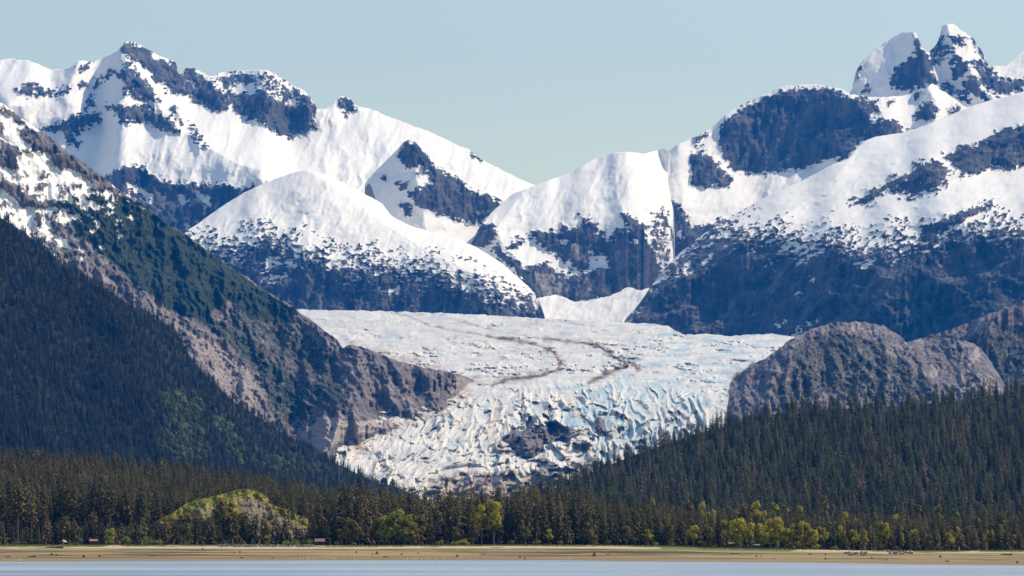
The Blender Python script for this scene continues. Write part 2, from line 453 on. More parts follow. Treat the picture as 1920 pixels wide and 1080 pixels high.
# far left range
layer("mountain_left_range", M_FAR, (-160, 1090), 2,
      [(-160, 130), (-60, 118), (0, 113), (20, 109), (32, 112), (50, 113), (65, 117), (80, 124), (100, 131), (122, 128), (140, 119), (148, 113), (160, 114), (172, 116), (190, 108), (210, 100), (222, 93), (232, 80), (240, 77), (250, 78), (262, 84), (275, 91), (290, 100), (305, 107), (320, 112), (330, 119), (333, 130), (338, 138), (344, 133), (350, 127), (358, 126), (370, 131), (382, 137), (395, 143), (402, 141), (415, 136), (440, 133), (465, 132), (497, 131), (510, 136), (530, 147), (550, 160), (568, 169), (580, 180), (590, 194), (596, 205), (610, 203), (620, 200), (627, 192), (632, 183), (638, 179), (648, 182), (658, 187), (665, 195), (675, 200), (690, 203), (720, 215), (770, 234), (800, 245), (830, 258), (860, 273), (880, 281), (890, 290), (905, 300), (930, 313), (960, 328), (985, 340), (1003, 347), (1090, 380)],
      [(-160, 480), (1090, 480)], [(-160, 12900), (500, 12900), (1090, 13300)], [(-160, 14600), (300, 14900), (640, 14600), (1090, 14200)], 230,
      polys=[('rock', z1((680, 130), (700, 90), (735, 80), (800, 115), (845, 140), (850, 165), (900, 185), (990, 215), (1005, 270), (1080, 310), (1090, 350), (1085, 385), (1030, 380), (960, 360), (930, 335), (870, 300), (820, 240), (790, 205), (740, 180), (700, 155)), 22),
             ('rock', z1((1035, 250), (1060, 232), (1110, 245), (1150, 280), (1200, 320), (1240, 365), (1300, 400), (1310, 430), (1265, 470), (1200, 475), (1150, 440), (1090, 420), (1080, 380), (1085, 320), (1050, 290)), 22),
             ('rock', z1((1235, 290), (1290, 270), (1340, 262), (1420, 270), (1430, 310), (1420, 330), (1330, 300), (1280, 350), (1320, 380), (1400, 370), (1480, 360), (1540, 400), (1600, 430), (1650, 440), (1690, 430), (1680, 370), (1740, 400), (1785, 450), (1765, 500), (1765, 560), (1720, 590), (1680, 590), (1660, 630), (1600, 620), (1530, 590), (1480, 540), (1400, 510), (1320, 480), (1310, 450), (1270, 380), (1250, 330)), 9),
             ('rock', z1((1430, 270), (1500, 260), (1560, 310), (1680, 360), (1700, 420), (1600, 410), (1500, 350)), 0.5),
             ('rock', [(632, 192), (640, 181), (650, 184), (662, 190), (667, 206), (650, 210), (640, 203)], 8),
             ('rock', z1((620, 240), (650, 250), (690, 270), (705, 200), (740, 230), (800, 280), (850, 330), (885, 410), (860, 430), (800, 420), (740, 390), (690, 385), (715, 330), (690, 300), (640, 265), (590, 290), (540, 350), (535, 335), (580, 270)), 5),
             ('rock', z1((595, 450), (640, 440), (720, 450), (800, 440), (860, 460), (900, 490), (960, 520), (1010, 570), (1000, 610), (960, 590), (880, 570), (830, 540), (780, 530), (700, 540), (670, 530), (650, 490)), 7),
             ('rock', z1((250, 570), (330, 550), (400, 510), (480, 490), (560, 490), (570, 530), (480, 570), (440, 620), (440, 680), (390, 650), (360, 590), (300, 590)), 4.5),
             ('rock', [(213, 317), (247, 310), (267, 317), (293, 333), (320, 343), (360, 343), (393, 347), (443, 350), (487, 350), (520, 345), (520, 470), (200, 470), (200, 330)], 16),
             ('rock', z1((90, 360), (160, 315), (230, 345), (290, 370), (370, 350), (340, 390), (240, 380), (180, 390)), 4), ('rock', z1((430, 230), (500, 205), (505, 235), (440, 255)), 5), ('rock', z1((430, 330), (470, 305), (490, 340), (450, 355)), 4),
             ('rock', z1((490, 400), (515, 390), (520, 440), (490, 450)), 3), ('rock', z1((970, 450), (1020, 520), (1100, 600), (1150, 660), (1130, 660), (1050, 600), (960, 480)), 0),
             ('snow', z1((710, 870), (770, 890), (870, 940), (865, 1000), (800, 960), (720, 910)), 9), ('snow', z1((1110, 930), (1150, 950), (1190, 1020), (1140, 990)), 6), ('snow', z1((1000, 960), (1090, 960), (1060, 990), (1010, 985)), 2),
             ('rock', [(888, 286), (905, 299), (900, 300), (886, 292)], 3)],
      spurs=[([(222, 93), (245, 130), (265, 165), (290, 190), (325, 235), (385, 275), (440, 305), (520, 330)], 115, 400), ([(390, 143), (420, 200)], 60, 120),
             ([(500, 131), (575, 190), (580, 215)], 70, 160), ([(150, 113), (120, 180), (20, 205)], 70, 260), ([(60, 117), (40, 170)], 50, 130), ([(640, 180), (615, 215)], 35, 80)],
      mid=7, rockamp=29, bigamp=90, rnd=250, far=3200, mixn=(-0.5, 0.45, 0.7), slant=-0.25, specks=-0.12, seed=31, crest_noise=1.4, label="long snowy mountain range with a dark rocky summit at the left")

# small pyramid in front of it
layer("mountain_pyramid", M_FAR, (684, 960), 2, [(684, 345), (692, 335), (705, 320), (722, 303), (745, 280), (758, 266), (769, 261), (780, 268), (795, 284), (820, 304), (850, 325), (880, 344), (900, 354), (930, 369), (960, 384)],
      [(684, 352), (692, 345), (705, 375), (722, 420), (740, 470), (960, 480)], [(684, 12750), (760, 12500), (960, 12750)], [(684, 12900), (769, 12800), (960, 13100)], 120,
      polys=[('rock', z2((345, 350), (350, 310), (390, 265), (440, 280), (460, 320), (500, 370), (560, 410), (620, 440), (665, 480), (760, 510), (800, 540), (770, 590), (720, 625), (650, 630), (560, 600), (480, 580), (420, 545), (380, 500), (440, 480), (490, 460), (480, 400), (420, 420), (450, 385), (380, 380)), 10),
             ('rock', z2((350, 545), (390, 550), (420, 600), (380, 600)), 5), ('rock', z2((345, 460), (390, 450), (400, 475), (360, 480)), 4), ('rock', z2((270, 430), (290, 425), (290, 445)), 2)],
      spurs=[([(769, 261), (775, 300), (790, 380), (800, 440)], 70, 150)], mid=6, rockamp=20, bigamp=20, far=3200, seed=41, crest_noise=0.8, back=600, label="small pyramid peak with a dark rock face between two snow domes")

# round mountain with the dark concave cliff
layer("mountain_dark_cliff", M_FAR, (1225, 1990), 2,
      [(1225, 300), (1262, 277), (1268, 272), (1290, 262), (1320, 249), (1340, 234), (1360, 215), (1385, 199), (1410, 187), (1440, 173), (1465, 163), (1490, 160), (1525, 158), (1555, 162), (1580, 168), (1595, 176), (1650, 182), (1700, 178), (1720, 172), (1738, 165), (1748, 157), (1760, 166), (1790, 185), (1812, 200), (1850, 200), (1990, 200)],
      [(1225, 560), (1400, 520), (1600, 460), (1990, 420)], [(1225, 13000), (1990, 13200)], [(1225, 13600), (1480, 14000), (1990, 14100)], 200,
      polys=[('rock', [(1351, 233), (1383, 208), (1415, 192), (1455, 175), (1498, 165), (1558, 167), (1590, 183), (1618, 189), (1638, 229), (1634, 249), (1602, 273), (1590, 297), (1558, 297), (1518, 313), (1470, 319), (1431, 323), (1391, 323), (1367, 309), (1351, 281), (1347, 253)], 25),
             ('rock', z3((340, 640), (400, 650), (470, 700), (535, 760), (520, 800), (400, 810), (340, 795)), 8), ('rock', z3((345, 590), (400, 550), (420, 560), (370, 605)), 6),
             ('rock', z4((150, 690), (250, 690), (390, 720), (400, 810), (300, 800), (340, 900), (440, 870), (560, 890), (590, 960), (700, 950), (640, 1000), (400, 1040), (150, 1080), (0, 1080), (0, 640)), 7),
             ('rock', z4((740, 760), (830, 735), (900, 790), (860, 860), (760, 880), (700, 870)), 7), ('rock', z4((980, 800), (1070, 760), (1070, 830), (990, 850)), 4), ('rock', z4((680, 660), (740, 620), (740, 650), (690, 690)), 4), ('rock', z4((440, 710), (520, 720), (480, 760)), 3),
             ('rock', z3((240, 855), (280, 890), (320, 950), (350, 1000), (460, 970), (600, 960), (560, 1080), (400, 1200), (240, 1300)), 16),
             ('snow', z6((370, 150), (400, 180), (410, 300), (385, 250)), 5)],
      spurs=[([(1740, 165), (1755, 190), (1750, 240)], 40, 100), ([(1650, 180), (1660, 250)], 40, 60), ([(1330, 245), (1300, 290), (1290, 350)], 40, -90), ([(1590, 180), (1640, 230), (1600, 290)], 90, 240)],
      mid=6, rockamp=20, bigamp=50, rnd=80, far=3200, specks=-0.15, seed=51, crest_noise=1.2, label="round topped mountain with a broad dark concave cliff under its snow cap")

# centre dome
layer("mountain_centre_dome", M_FAR, (880, 1272), 2,
      [(880, 465), (886, 452), (893, 436), (905, 419), (925, 395), (945, 378), (965, 362), (985, 355), (1003, 348), (1030, 337), (1060, 327), (1090, 312), (1110, 300), (1130, 292), (1150, 286), (1185, 285), (1205, 288), (1225, 283), (1248, 279), (1257, 290), (1262, 330), (1264, 400), (1266, 480), (1272, 560)],
      [(880, 475), (900, 500), (1020, 640), (1272, 640)], [(880, 12350), (1000, 12050), (1150, 12150), (1272, 12500)], [(880, 12500), (1100, 13000), (1250, 13050), (1272, 13000)], 200,
      polys=[('rock', z7((500, 260), (600, 240), (680, 250), (770, 240), (780, 180), (860, 230), (930, 200), (950, 130), (980, 140), (1060, 180), (1100, 230), (1170, 270), (1250, 240), (1350, 220), (1260, 100), (1300, 75), (1370, 120), (1440, 170), (1520, 220), (1480, 260), (1520, 330), (1580, 420), (1620, 560), (1640, 700), (1540, 800), (1300, 790), (1100, 810), (880, 840), (600, 820), (560, 800), (480, 700), (400, 600), (330, 540), (230, 440), (180, 370), (30, 370), (40, 300), (100, 190), (200, 170), (220, 250), (190, 340), (310, 420), (350, 340), (430, 290), (460, 330), (320, 400), (330, 440), (450, 530), (560, 560), (640, 500), (760, 600), (850, 620), (900, 610), (1000, 580), (860, 560), (760, 460), (640, 390), (560, 340)), 18),
             ('rock', z7((1540, 90), (1640, 60), (1700, 200), (1690, 500), (1600, 560), (1540, 330)), 0.5),
             ('snow', z7((670, 410), (720, 420), (760, 480), (810, 500), (840, 500), (880, 560), (1000, 550), (1020, 460), (1040, 430), (1080, 460), (1130, 450), (1190, 520), (1160, 575), (1090, 560), (980, 590), (870, 620), (790, 600), (720, 500)), 10),
             ('snow', z7((760, 340), (800, 305), (820, 320), (780, 380)), 6), ('snow', z7((1390, 330), (1405, 300), (1410, 335)), 3), ('snow', z7((1040, 270), (1100, 250), (1230, 300), (1220, 330), (1120, 290)), 3),
             ('rock', z7((860, 330), (900, 310), (970, 380), (1000, 480), (980, 540), (880, 560), (850, 470)), 12),
             ('pale', z7((850, 310), (960, 340), (990, 480), (900, 520)), 0.6), ('pale', z7((540, 560), (700, 590), (850, 700), (860, 820), (640, 800), (560, 700)), 0.55), ('pale', z7((900, 600), (1090, 620), (1060, 800), (880, 820)), 0.5), ('pale', z7((1560, 300), (1700, 250), (1690, 500), (1600, 560)), 0.6)],
      spurs=[([(985, 355), (930, 430), (960, 500), (1010, 560)], 60, 110), ([(1150, 286), (1160, 380), (1200, 470)], 80, 90), ([(1255, 290), (1245, 350), (1255, 450), (1245, 520)], 28, 80)],
      mid=6, rockamp=20, bigamp=30, rnd=150, far=3200, specks=-0.2, seed=61, crest_noise=0.5, back=900, label="smooth snow dome above a blue grey rock wall, centre of the view")

# avalanche fan at its foot
layer("snow_fan", M_FAR, (1005, 1225), 2, [(1005, 560), (1020, 556), (1040, 553), (1060, 558), (1080, 566), (1100, 564), (1130, 558), (1160, 548), (1180, 538), (1200, 545), (1214, 540), (1225, 545)],
      [(1005, 625), (1225, 625)], [(1005, 11650), (1225, 11700)], [(1005, 11950), (1225, 12000)], 60, base=25, mid=3, snowamp=10, bigamp=10, far=3200, seed=67, crest_noise=1.5, back=200, label="cream coloured avalanche snow fan at the foot of the rock wall")

# middle dome
def mid_extra(U, PY, S, veg, pale):
    b = curve([(350, 440), (390, 455), (430, 460), (470, 448), (500, 430), (540, 450), (580, 462), (620, 478), (660, 490), (700, 490), (740, 492), (790, 500), (830, 505), (870, 525), (900, 530), (950, 540), (1020, 560)], U)
    d = (b - PY)
    d = d + 16
    S2 = np.where(d > 0, np.clip(d * 0.19, 0, 14), np.clip(d * 0.30, -20, 0))
    return np.maximum(np.minimum(S, S2), -22), veg, pale
layer("mountain_middle_dome", M_FAR, (340, 1030), 2,
      [(340, 442), (355, 430), (370, 420), (400, 398), (430, 378), (470, 355), (500, 342), (530, 330), (555, 322), (575, 319), (600, 324), (625, 334), (650, 345), (665, 352), (680, 362), (700, 372), (715, 381), (725, 393), (735, 405), (755, 416), (775, 425), (800, 432), (830, 440), (860, 450), (890, 462), (920, 480), (945, 497), (965, 515), (985, 532), (1000, 548), (1010, 565), (1018, 583), (1024, 605), (1030, 625)],
      [(340, 630), (1030, 632)], [(340, 11300), (600, 11050), (900, 11050), (1030, 11250)], [(340, 11700), (575, 11950), (800, 11750), (1030, 11350)], 190,
      polys=[('snow', zm((380, 640), (440, 600), (400, 700), (340, 720)), 6), ('snow', zm((590, 640), (650, 650), (680, 700), (620, 700)), 7), ('snow', zm((690, 680), (760, 670), (770, 700), (700, 705)), 6), ('snow', zm((560, 800), (620, 770), (700, 780), (680, 810), (600, 820)), 6), ('snow', zm((560, 700), (590, 690), (610, 750), (570, 750)), 6), ('snow', zm((990, 710), (1060, 680), (1140, 700), (1140, 740), (1060, 735)), 7), ('snow', zm((510, 730), (540, 690), (550, 750)), 5), ('snow', zm((330, 590), (390, 570), (370, 610), (340, 615)), 5),
             ('snow', [(715, 540), (748, 540), (738, 553), (722, 550)], 5), ('pale', [(960, 510), (1010, 560), (1020, 600), (970, 580)], 0.35)],
      spurs=[([(575, 319), (640, 360), (720, 420), (800, 470), (900, 520)], 90, 130), ([(880, 465), (960, 520), (1000, 590)], 60, 50)], extra=mid_extra,
      mid=8, rockamp=17, bigamp=30, rnd=120, far=3200, specks=0.2, seed=71, crest_noise=0.8, back=900, label="broad snow dome speckled with rock, its cliff standing above the glacier")

# right massif
def right_extra(U, PY, S, veg, pale):
    b = curve([(1160, 590), (1250, 500), (1290, 458), (1340, 430), (1400, 428), (1450, 440), (1520, 455), (1560, 440), (1620, 460), (1660, 452), (1700, 450), (1760, 432), (1800, 425), (1860, 422), (1920, 420), (2100, 420)], U)
    d = b - PY
    d = d + 8
    S2 = np.where(d > 0, np.clip(d * 0.20, 0, 14), np.clip(d * 0.20, -17, 0))
    veg = np.maximum(veg, sstep(40, 120, PY - b) * 0.5 * sstep(1350, 1600, U))
    return np.maximum(np.minimum(S, S2), -22), veg, pale
layer("mountain_right_massif", M_FAR, (1160, 2130), 2,
      [(1160, 625), (1172, 600), (1190, 580), (1205, 560), (1225, 530), (1250, 500), (1280, 470), (1310, 445), (1340, 426), (1380, 401), (1420, 378), (1450, 362), (1490, 345), (1530, 325), (1560, 309), (1590, 297), (1605, 280), (1622, 264), (1640, 257), (1670, 252), (1690, 249), (1720, 240), (1760, 225), (1800, 208), (1850, 190), (1890, 180), (1920, 172), (2000, 160), (2130, 170)],
      [(1160, 680), (1500, 690), (2130, 760)], [(1160, 11250), (1400, 11150), (1600, 10600), (1900, 9900), (2130, 9600)], [(1160, 11350), (1300, 11700), (1600, 12300), (1900, 12700), (2130, 12800)], 270,
      polys=[('rock', z3((1530, 650), (1600, 620), (1700, 600), (1760, 555), (1850, 525), (1909, 505), (2000, 490), (2000, 690), (1909, 690), (1820, 720), (1750, 690), (1690, 740), (1620, 750), (1560, 690)), 9),
             ('rock', z3((1240, 800), (1290, 760), (1360, 730), (1400, 700), (1500, 690), (1560, 720), (1540, 800), (1450, 830), (1380, 860), (1320, 820), (1240, 830), (1180, 880), (1100, 880), (1180, 820)), 6),
             ('rock', z3((1440, 990), (1520, 960), (1600, 930), (1700, 900), (1760, 870), (1740, 900), (1640, 950), (1560, 1000), (1480, 1080), (1400, 1060)), 6),
             ('snow', z6((330, 590), (430, 500), (465, 460), (485, 540), (440, 560)), 6), ('snow', z6((575, 465), (650, 400), (640, 440)), 5), ('snow', z6((830, 300), (1000, 210), (990, 260), (900, 280)), 6), ('snow', z6((1300, 470), (1420, 380), (1400, 430), (1320, 480)), 5), ('snow', z6((1190, 360), (1250, 370), (1250, 430), (1210, 400)), 5), ('snow', z6((1265, 1040), (1340, 980), (1470, 915), (1420, 960), (1290, 1045)), 7), ('snow', z6((1280, 720), (1330, 680), (1310, 710)), 4), ('snow', z6((1060, 490), (1110, 450), (1100, 475)), 4), ('snow', z6((1400, 600), (1450, 590), (1430, 630)), 5), ('snow', z6((930, 400), (940, 350), (955, 380)), 4), ('snow', z6((670, 400), (710, 360), (700, 380)), 4), ('snow', [(1600, 495), (1628, 485), (1640, 480), (1645, 488), (1620, 505)], 6), ('snow', z6((1140, 940), (1190, 910), (1200, 930), (1160, 960)), 4)],
      spurs=[([(1622, 264), (1560, 340), (1480, 400), (1380, 450), (1290, 520), (1200, 600)], 80, 130), ([(1920, 260), (1800, 330), (1660, 420), (1560, 530), (1500, 630)], 110, 260), ([(1920, 380), (1760, 440), (1660, 560), (1600, 640)], 110, 200)],
      extra=right_extra, mid=8, rockamp=22, bigamp=60, rnd=260, far=2600, slant=1.1, mixn=(-0.6, 0.4, 0.7), specks=0.06, seed=81, crest_noise=0.8, label="great dark mountainside with snowfields on its long crest at the right")

# brown shoulder behind the rock hill, right edge
layer("hill_right_shoulder", M_HILL, (1640, 2130), 2, [(1640, 690), (1690, 650), (1740, 630), (1780, 618), (1820, 603), (1850, 590), (1880, 580), (1920, 563), (2000, 540), (2130, 520)],
      [(1640, 800), (2130, 800)], [(1640, 8700), (2130, 8300)], [(1640, 8900), (2130, 9200)], 120, base=-20,
      polys=[('veg', [(1740, 640), (2130, 560), (2130, 800), (1740, 800)], 0.55)], spurs=[([(1920, 563), (1860, 600), (1845, 660)], 50, 130)],
      mid=6, rockamp=16, bigamp=40, seed=91, crest_noise=3, label="brushy brown rock shoulder behind the rock hill at the right edge")

# rocky hill right of the glacier
L_KNOLL = layer("hill_rocky", M_HILL, (1362, 1990), 1.6, [(1362, 790), (1367, 740), (1371, 718), (1385, 701), (1410, 686), (1440, 668), (1465, 650), (1490, 632), (1520, 618), (1550, 608), (1580, 604), (1620, 604), (1650, 610), (1675, 621), (1690, 633), (1702, 640), (1720, 636), (1750, 632), (1790, 636), (1822, 643), (1842, 657), (1860, 682), (1872, 702), (1890, 725), (1990, 800)],
      [(1362, 850), (1990, 850)], [(1362, 7350), (1700, 6900), (1990, 7000)], [(1362, 7550), (1600, 7900), (1850, 7700), (1990, 7300)], 190, base=-20,
      polys=[('veg', [(1480, 650), (1560, 610), (1650, 640), (1700, 680), (1760, 720), (1740, 780), (1560, 740), (1480, 720)], 0.52), ('veg', [(1440, 720), (1520, 700), (1560, 760), (1460, 790)], 0.5), ('pale', [(1380, 735), (1440, 730), (1460, 780), (1390, 790)], 0.42), ('pale', [(1780, 690), (1820, 705), (1800, 730)], 0.6)],
      spurs=[([(1600, 604), (1690, 660), (1740, 730)], 60, 70), ([(1790, 636), (1830, 690), (1850, 730)], 45, 90), ([(1490, 632), (1450, 700), (1440, 780)], 60, 60)],
      mid=7, nsc=(22.0, 16.0), rockamp=20, bigamp=50, rnd=90, slant=-0.5, palen=0.62, seed=95, crest_noise=3.0, steep=0.2, back=900, label="rounded purple brown rock hill beside the glacier's right margin")

# ------------------------------------------------------------------ the glacier
G_PY = [(560, 11600), (600, 11000), (640, 10350), (680, 9700), (705, 9250), (722, 8850), (745, 8450), (780, 8120), (830, 7850), (890, 7500), (930, 7350), (970, 7200)]
def g_prof(py): return curve(G_PY, py)

def build_glacier():
    step = 1.5
    u = np.arange(530, 1510 + step, step)
    cp = curve([(530, 578), (560, 580), (700, 583), (800, 586), (900, 590), (1020, 597), (1100, 600), (1175, 605), (1220, 607), (1250, 611), (1270, 622), (1285, 627), (1330, 626), (1360, 630), (1400, 628), (1440, 626), (1487, 631), (1510, 634)], u)
    cp = cp + fbm(u / 16, u * 0, 3, 3) * 1.6
    rows = 300
    fp = np.full_like(u, 965.0)
    v = np.linspace(0, 1, rows)[:, None]
    U = np.repeat(u[None], rows, 0); PY = fp + (cp - fp) * v
    Y = g_prof(PY)
    # icefall zone: broken ice below a curved lip
    lip = curve([(600, 860), (640, 800), (760, 775), (860, 742), (920, 722), (1000, 706), (1080, 702), (1150, 700), (1220, 706), (1290, 716), (1380, 740)], U)
    fall = sstep(-6, 26, PY - lip)
    plate = 1 - fall
    # flow direction fans out: crevasse pattern stretched down the flow
    cx = curve([(600, -0.9), (760, -0.75), (900, -0.35), (1010, 0.0), (1120, 0.25), (1250, 0.1), (1400, -0.15)], U)
    A = U - cx * (PY - lip)
    wx = fbm(U / 45, PY / 45, 5, 3) * 11; wy = fbm(U / 45 + 7, PY / 45, 6, 3) * 11
    amp = fall * curve([(600, 0.6), (700, 0.8), (820, 0.7), (900, 0.95), (1000, 1.7), (1200, 1.5), (1300, 1.1), (1400, 0.6)], U)
    amp = amp * (0.45 + 0.75 * sstep(-0.4, 0.5, fbm(U / 60, PY / 50, 14, 2)))
    d1, d2, rid, ax, ay = worley((A + wx) / 21.0, (PY + wy) / 23.0, 13)
    e1, e2, rid2, bx, by = worley((A + wx) / 8.0, (PY + wy) / 10.0, 16)
    def fin(sx, sy, sd, p, off): return np.clip(1 - np.abs(perlin((A + wx) / sx + off, (PY + wy) / sy + off * 0.7, sd)) * 2.0, 0, 1) ** p
    r1, r2, r3 = fin(24, 34, 11, 1.2, np.round(rid * 4) * 0.25), fin(11, 17, 12, 1.1, rid * 9), fin(4.5, 7, 15, 1.0, rid2 * 5)
    t1 = ((rid * 7.13) % 1 - 0.5)
    block = (rid - 0.5) * 30 - ax * (t1 * 40 + 5) + ay * 16 * (rid - 0.1)
    crev = np.clip(r1 * 0.7 + r2 * 0.6 + (rid - 0.5) * 0.5, 0, 1)
    # seracs: leaning fins and blocks with deep gaps between them
    Y = Y - amp * (r1 * 34 + r2 * 22 * (0.35 + r1) + r3 * 9 + block * 0.9 + (rid2 - 0.5) * 12 - bx * ((rid2 * 5.7) % 1 - 0.5) * 22 - 26) - amp * fbm(U / 34, PY / 30, 26, 2) * 26
    # plateau: low waves and thin transverse crevasses
    n1 = fbm(U / 20, PY / 7.0, 16, 4, 0.62); n2 = fbm(U / 9 + PY / 5, PY / 4.5, 17, 3, 0.6)
    patch = sstep(-0.35, 0.6, fbm(U / 75, PY / 22, 25, 3))
    rough = (0.3 + 0.7 * patch) * (0.45 + 0.75 * sstep(600, 700, PY))
    Y = Y + plate * rough * (n1 * 40 + n2 * 22) + fbm(U / 90, PY / 16, 18, 3) * 45 * plate
    # rock showing through the fall
    rk = np.full(U.shape, -30.0)
    for pts, bulge in (([(946, 818), (962, 803), (1000, 798), (1030, 800), (1062, 812), (1080, 822), (1062, 832), (1030, 838), (1012, 858), (985, 862), (958, 846)], 60), ([(1108, 788), (1126, 784), (1142, 794), (1140, 812), (1126, 822), (1114, 815)], 20),
                       ([(805, 894), (850, 887), (920, 889), (990, 881), (1040, 868), (1075, 872), (1105, 860), (1125, 970), (790, 970)], -1), ([(1380, 700), (1420, 680), (1510, 640), (1510, 800), (1385, 790), (1366, 745)], 0)):
        sd = sdf(U + wx, PY + wy, pts)
        if bulge < 0:
            toe = sstep(-8, 8, sd); continue
        rk = np.maximum(rk, sd)
        Y = Y - bulge * sstep(0, 16, sd)
    # ice cave beside the rock
    for pts, deep in (([(1018, 792), (1045, 790), (1068, 800), (1075, 815), (1066, 830), (1045, 834), (1024, 822)], 160), ([(800, 890), (840, 876), (900, 872), (950, 868), (955, 876), (900, 882), (850, 888)], 45)):
        Y = Y + deep * sstep(-2, 5, sdf(U + wx * 0.4, PY + wy * 0.4, pts))
    rock = sstep(-4, 4, rk)
    Y = Y + rock * (-ridged(U / 16, PY / 14, 19, 3) * 12)
    # debris: medial moraines and dirty margins
    dirt = np.zeros(U.shape)
    M1 = [(740, 585), (773, 596), (800, 608), (845, 619), (913, 630), (955, 636), (990, 643), (1018, 650), (1038, 661), (1050, 677), (1046, 693), (1012, 705), (960, 711), (925, 720)]
    M2 = [(860, 602), (940, 622), (1020, 635), (1060, 639), (1090, 643), (1120, 648), (1140, 658), (1152, 670), (1170, 679), (1176, 687), (1155, 694), (1128, 706), (1105, 716)]
    dm, _ = seg_dist(U + wx * 0.2, PY + wy * 0.1, M1, False); dm2, _ = seg_dist(U + wx * 0.2, PY + wy * 0.1, M2, False)
    flow = fbm(np.sqrt(dm) * 1.6, PY * 0.012, 41, 4, 0.6) * sstep(120, 20, dm) + fbm(np.sqrt(dm2) * 1.6, PY * 0.012, 42, 4, 0.6) * sstep(120, 20, dm2)
    dirt = dirt + 0.42 * sstep(-0.1, 0.7, flow) * plate
    for pts, w, k in ((M1[:5], 2.8, 0.75), (M1[4:8], 4.0, 1.0), (M1[7:11], 4.2, 1.15), (M1[9:], 4.8, 1.1), (M2[:3], 2.5, 0.7), (M2[2:6], 4.0, 1.0), (M2[5:9], 4.6, 1.2), (M2[8:], 4.8, 1.15), ([(1150, 668), (1185, 680), (1198, 690)], 5, 1.0),
                      ([(660, 645), (720, 665), (800, 690), (880, 712), (960, 715), (1005, 707)], 12, 0.62), ([(640, 640), (700, 655)], 10, 0.5),
                      ([(880, 735), (820, 770), (740, 800), (690, 815), (655, 850)], 16, 0.6), ([(700, 810), (680, 850), (720, 880)], 14, 0.5), ([(940, 760), (920, 800), (935, 840)], 14, 0.6), ([(1060, 745), (1095, 790), (1110, 850)], 9, 0.5), ([(1385, 700), (1370, 740), (1375, 780)], 9, 0.7), ([(1180, 690), (1260, 690)], 7, 0.35)):
        d, _ = seg_dist(U + wx * 0.15 + n2 * 3, PY + wy * 0.1 + n1 * 1.2, pts, False)
        ww = w * (0.75 + 0.9 * sstep(-0.5, 0.6, fbm(U / 24, PY / 14, 27, 3)))
        dirt = np.maximum(dirt, min(k, 1) * 0.5 * np.exp(-(d / (ww * 2.6)) ** 2))
        dirt = np.maximum(dirt, 1.0 * k * (0.78 + 0.22 * sstep(-0.45, 0.2, n1)) * np.exp(-(d / ww) ** 2))
    dirt = np.maximum(dirt, toe * (0.78 + 0.35 * fbm(U / 22, PY / 10, 29, 3)))
    dirt = dirt + 0.28 * sstep(0.1, 0.8, fbm(U / 30, PY / 14, 23, 3)) * fall
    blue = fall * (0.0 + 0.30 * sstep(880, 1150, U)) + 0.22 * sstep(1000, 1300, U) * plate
    dirt = dirt + 0.22 * sstep(0.0, 0.7, fbm(U / 45, PY / 9, 28, 4)) * plate
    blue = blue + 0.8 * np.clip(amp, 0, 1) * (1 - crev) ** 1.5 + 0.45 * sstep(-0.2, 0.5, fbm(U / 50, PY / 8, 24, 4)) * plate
    Y = Y + 1800 * sstep(628, 606, U) * sstep(690, 740, PY)
    X = Y * (U - 960) / F; Z = CZ + (HZ - PY) / F * Y
    nb = 4; tb = (np.arange(1, nb + 1) / nb)[:, None]
    Yb = Y[-1:] + tb * 500; Xb = Yb * (u[None] - 960) / F; Zb = Z[-1:] - tb * 120
    pad = lambda M: np.concatenate([M, np.repeat(M[-1:], nb, 0)], 0)
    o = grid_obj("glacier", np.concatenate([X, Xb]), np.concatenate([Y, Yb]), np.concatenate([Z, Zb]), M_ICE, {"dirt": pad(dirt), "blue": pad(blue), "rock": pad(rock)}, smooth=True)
    tag(o, "wide crevassed glacier flowing down between the mountains, with dark moraine bands", "glacier", kind="structure")
build_glacier()

# ------------------------------------------------------------------ left mountain, rock and brush, down to the glacier's edge
ICE_EDGE = [(-200, 990), (520, 960), (590, 915), (618, 850), (630, 828), (650, 815), (700, 802), (740, 794), (780, 782), (820, 768), (850, 745), (868, 728), (880, 714), (900, 712)]
def left_y(U, PY, s, fp, cp):
    b = curve(ICE_EDGE, U)
    yb = g_prof(b) * sstep(540, 700, U) + (1 - sstep(540, 700, U)) * curve([(-200, 6500), (300, 7000), (700, 7900)], U)
    k = curve([(-200, 3.0), (300, 3.4), (640, 4.5), (900, 5.5)], U)
    return yb + k * np.where(b - PY > 0, b - PY, (b - PY) * 0.12)
def left_extra(U, PY, S, veg, pale):
    c = curve([(0, 192), (250, 370), (643, 652), (900, 712)], U)
    h = PY - c
    # snow high up on the left, thinning to patches
    q = 520 - PY - U * 0.62
    S2 = np.clip(q * 0.05 - 2.0, -18, 4)
    return np.maximum(np.minimum(S, S2), -22), veg, pale
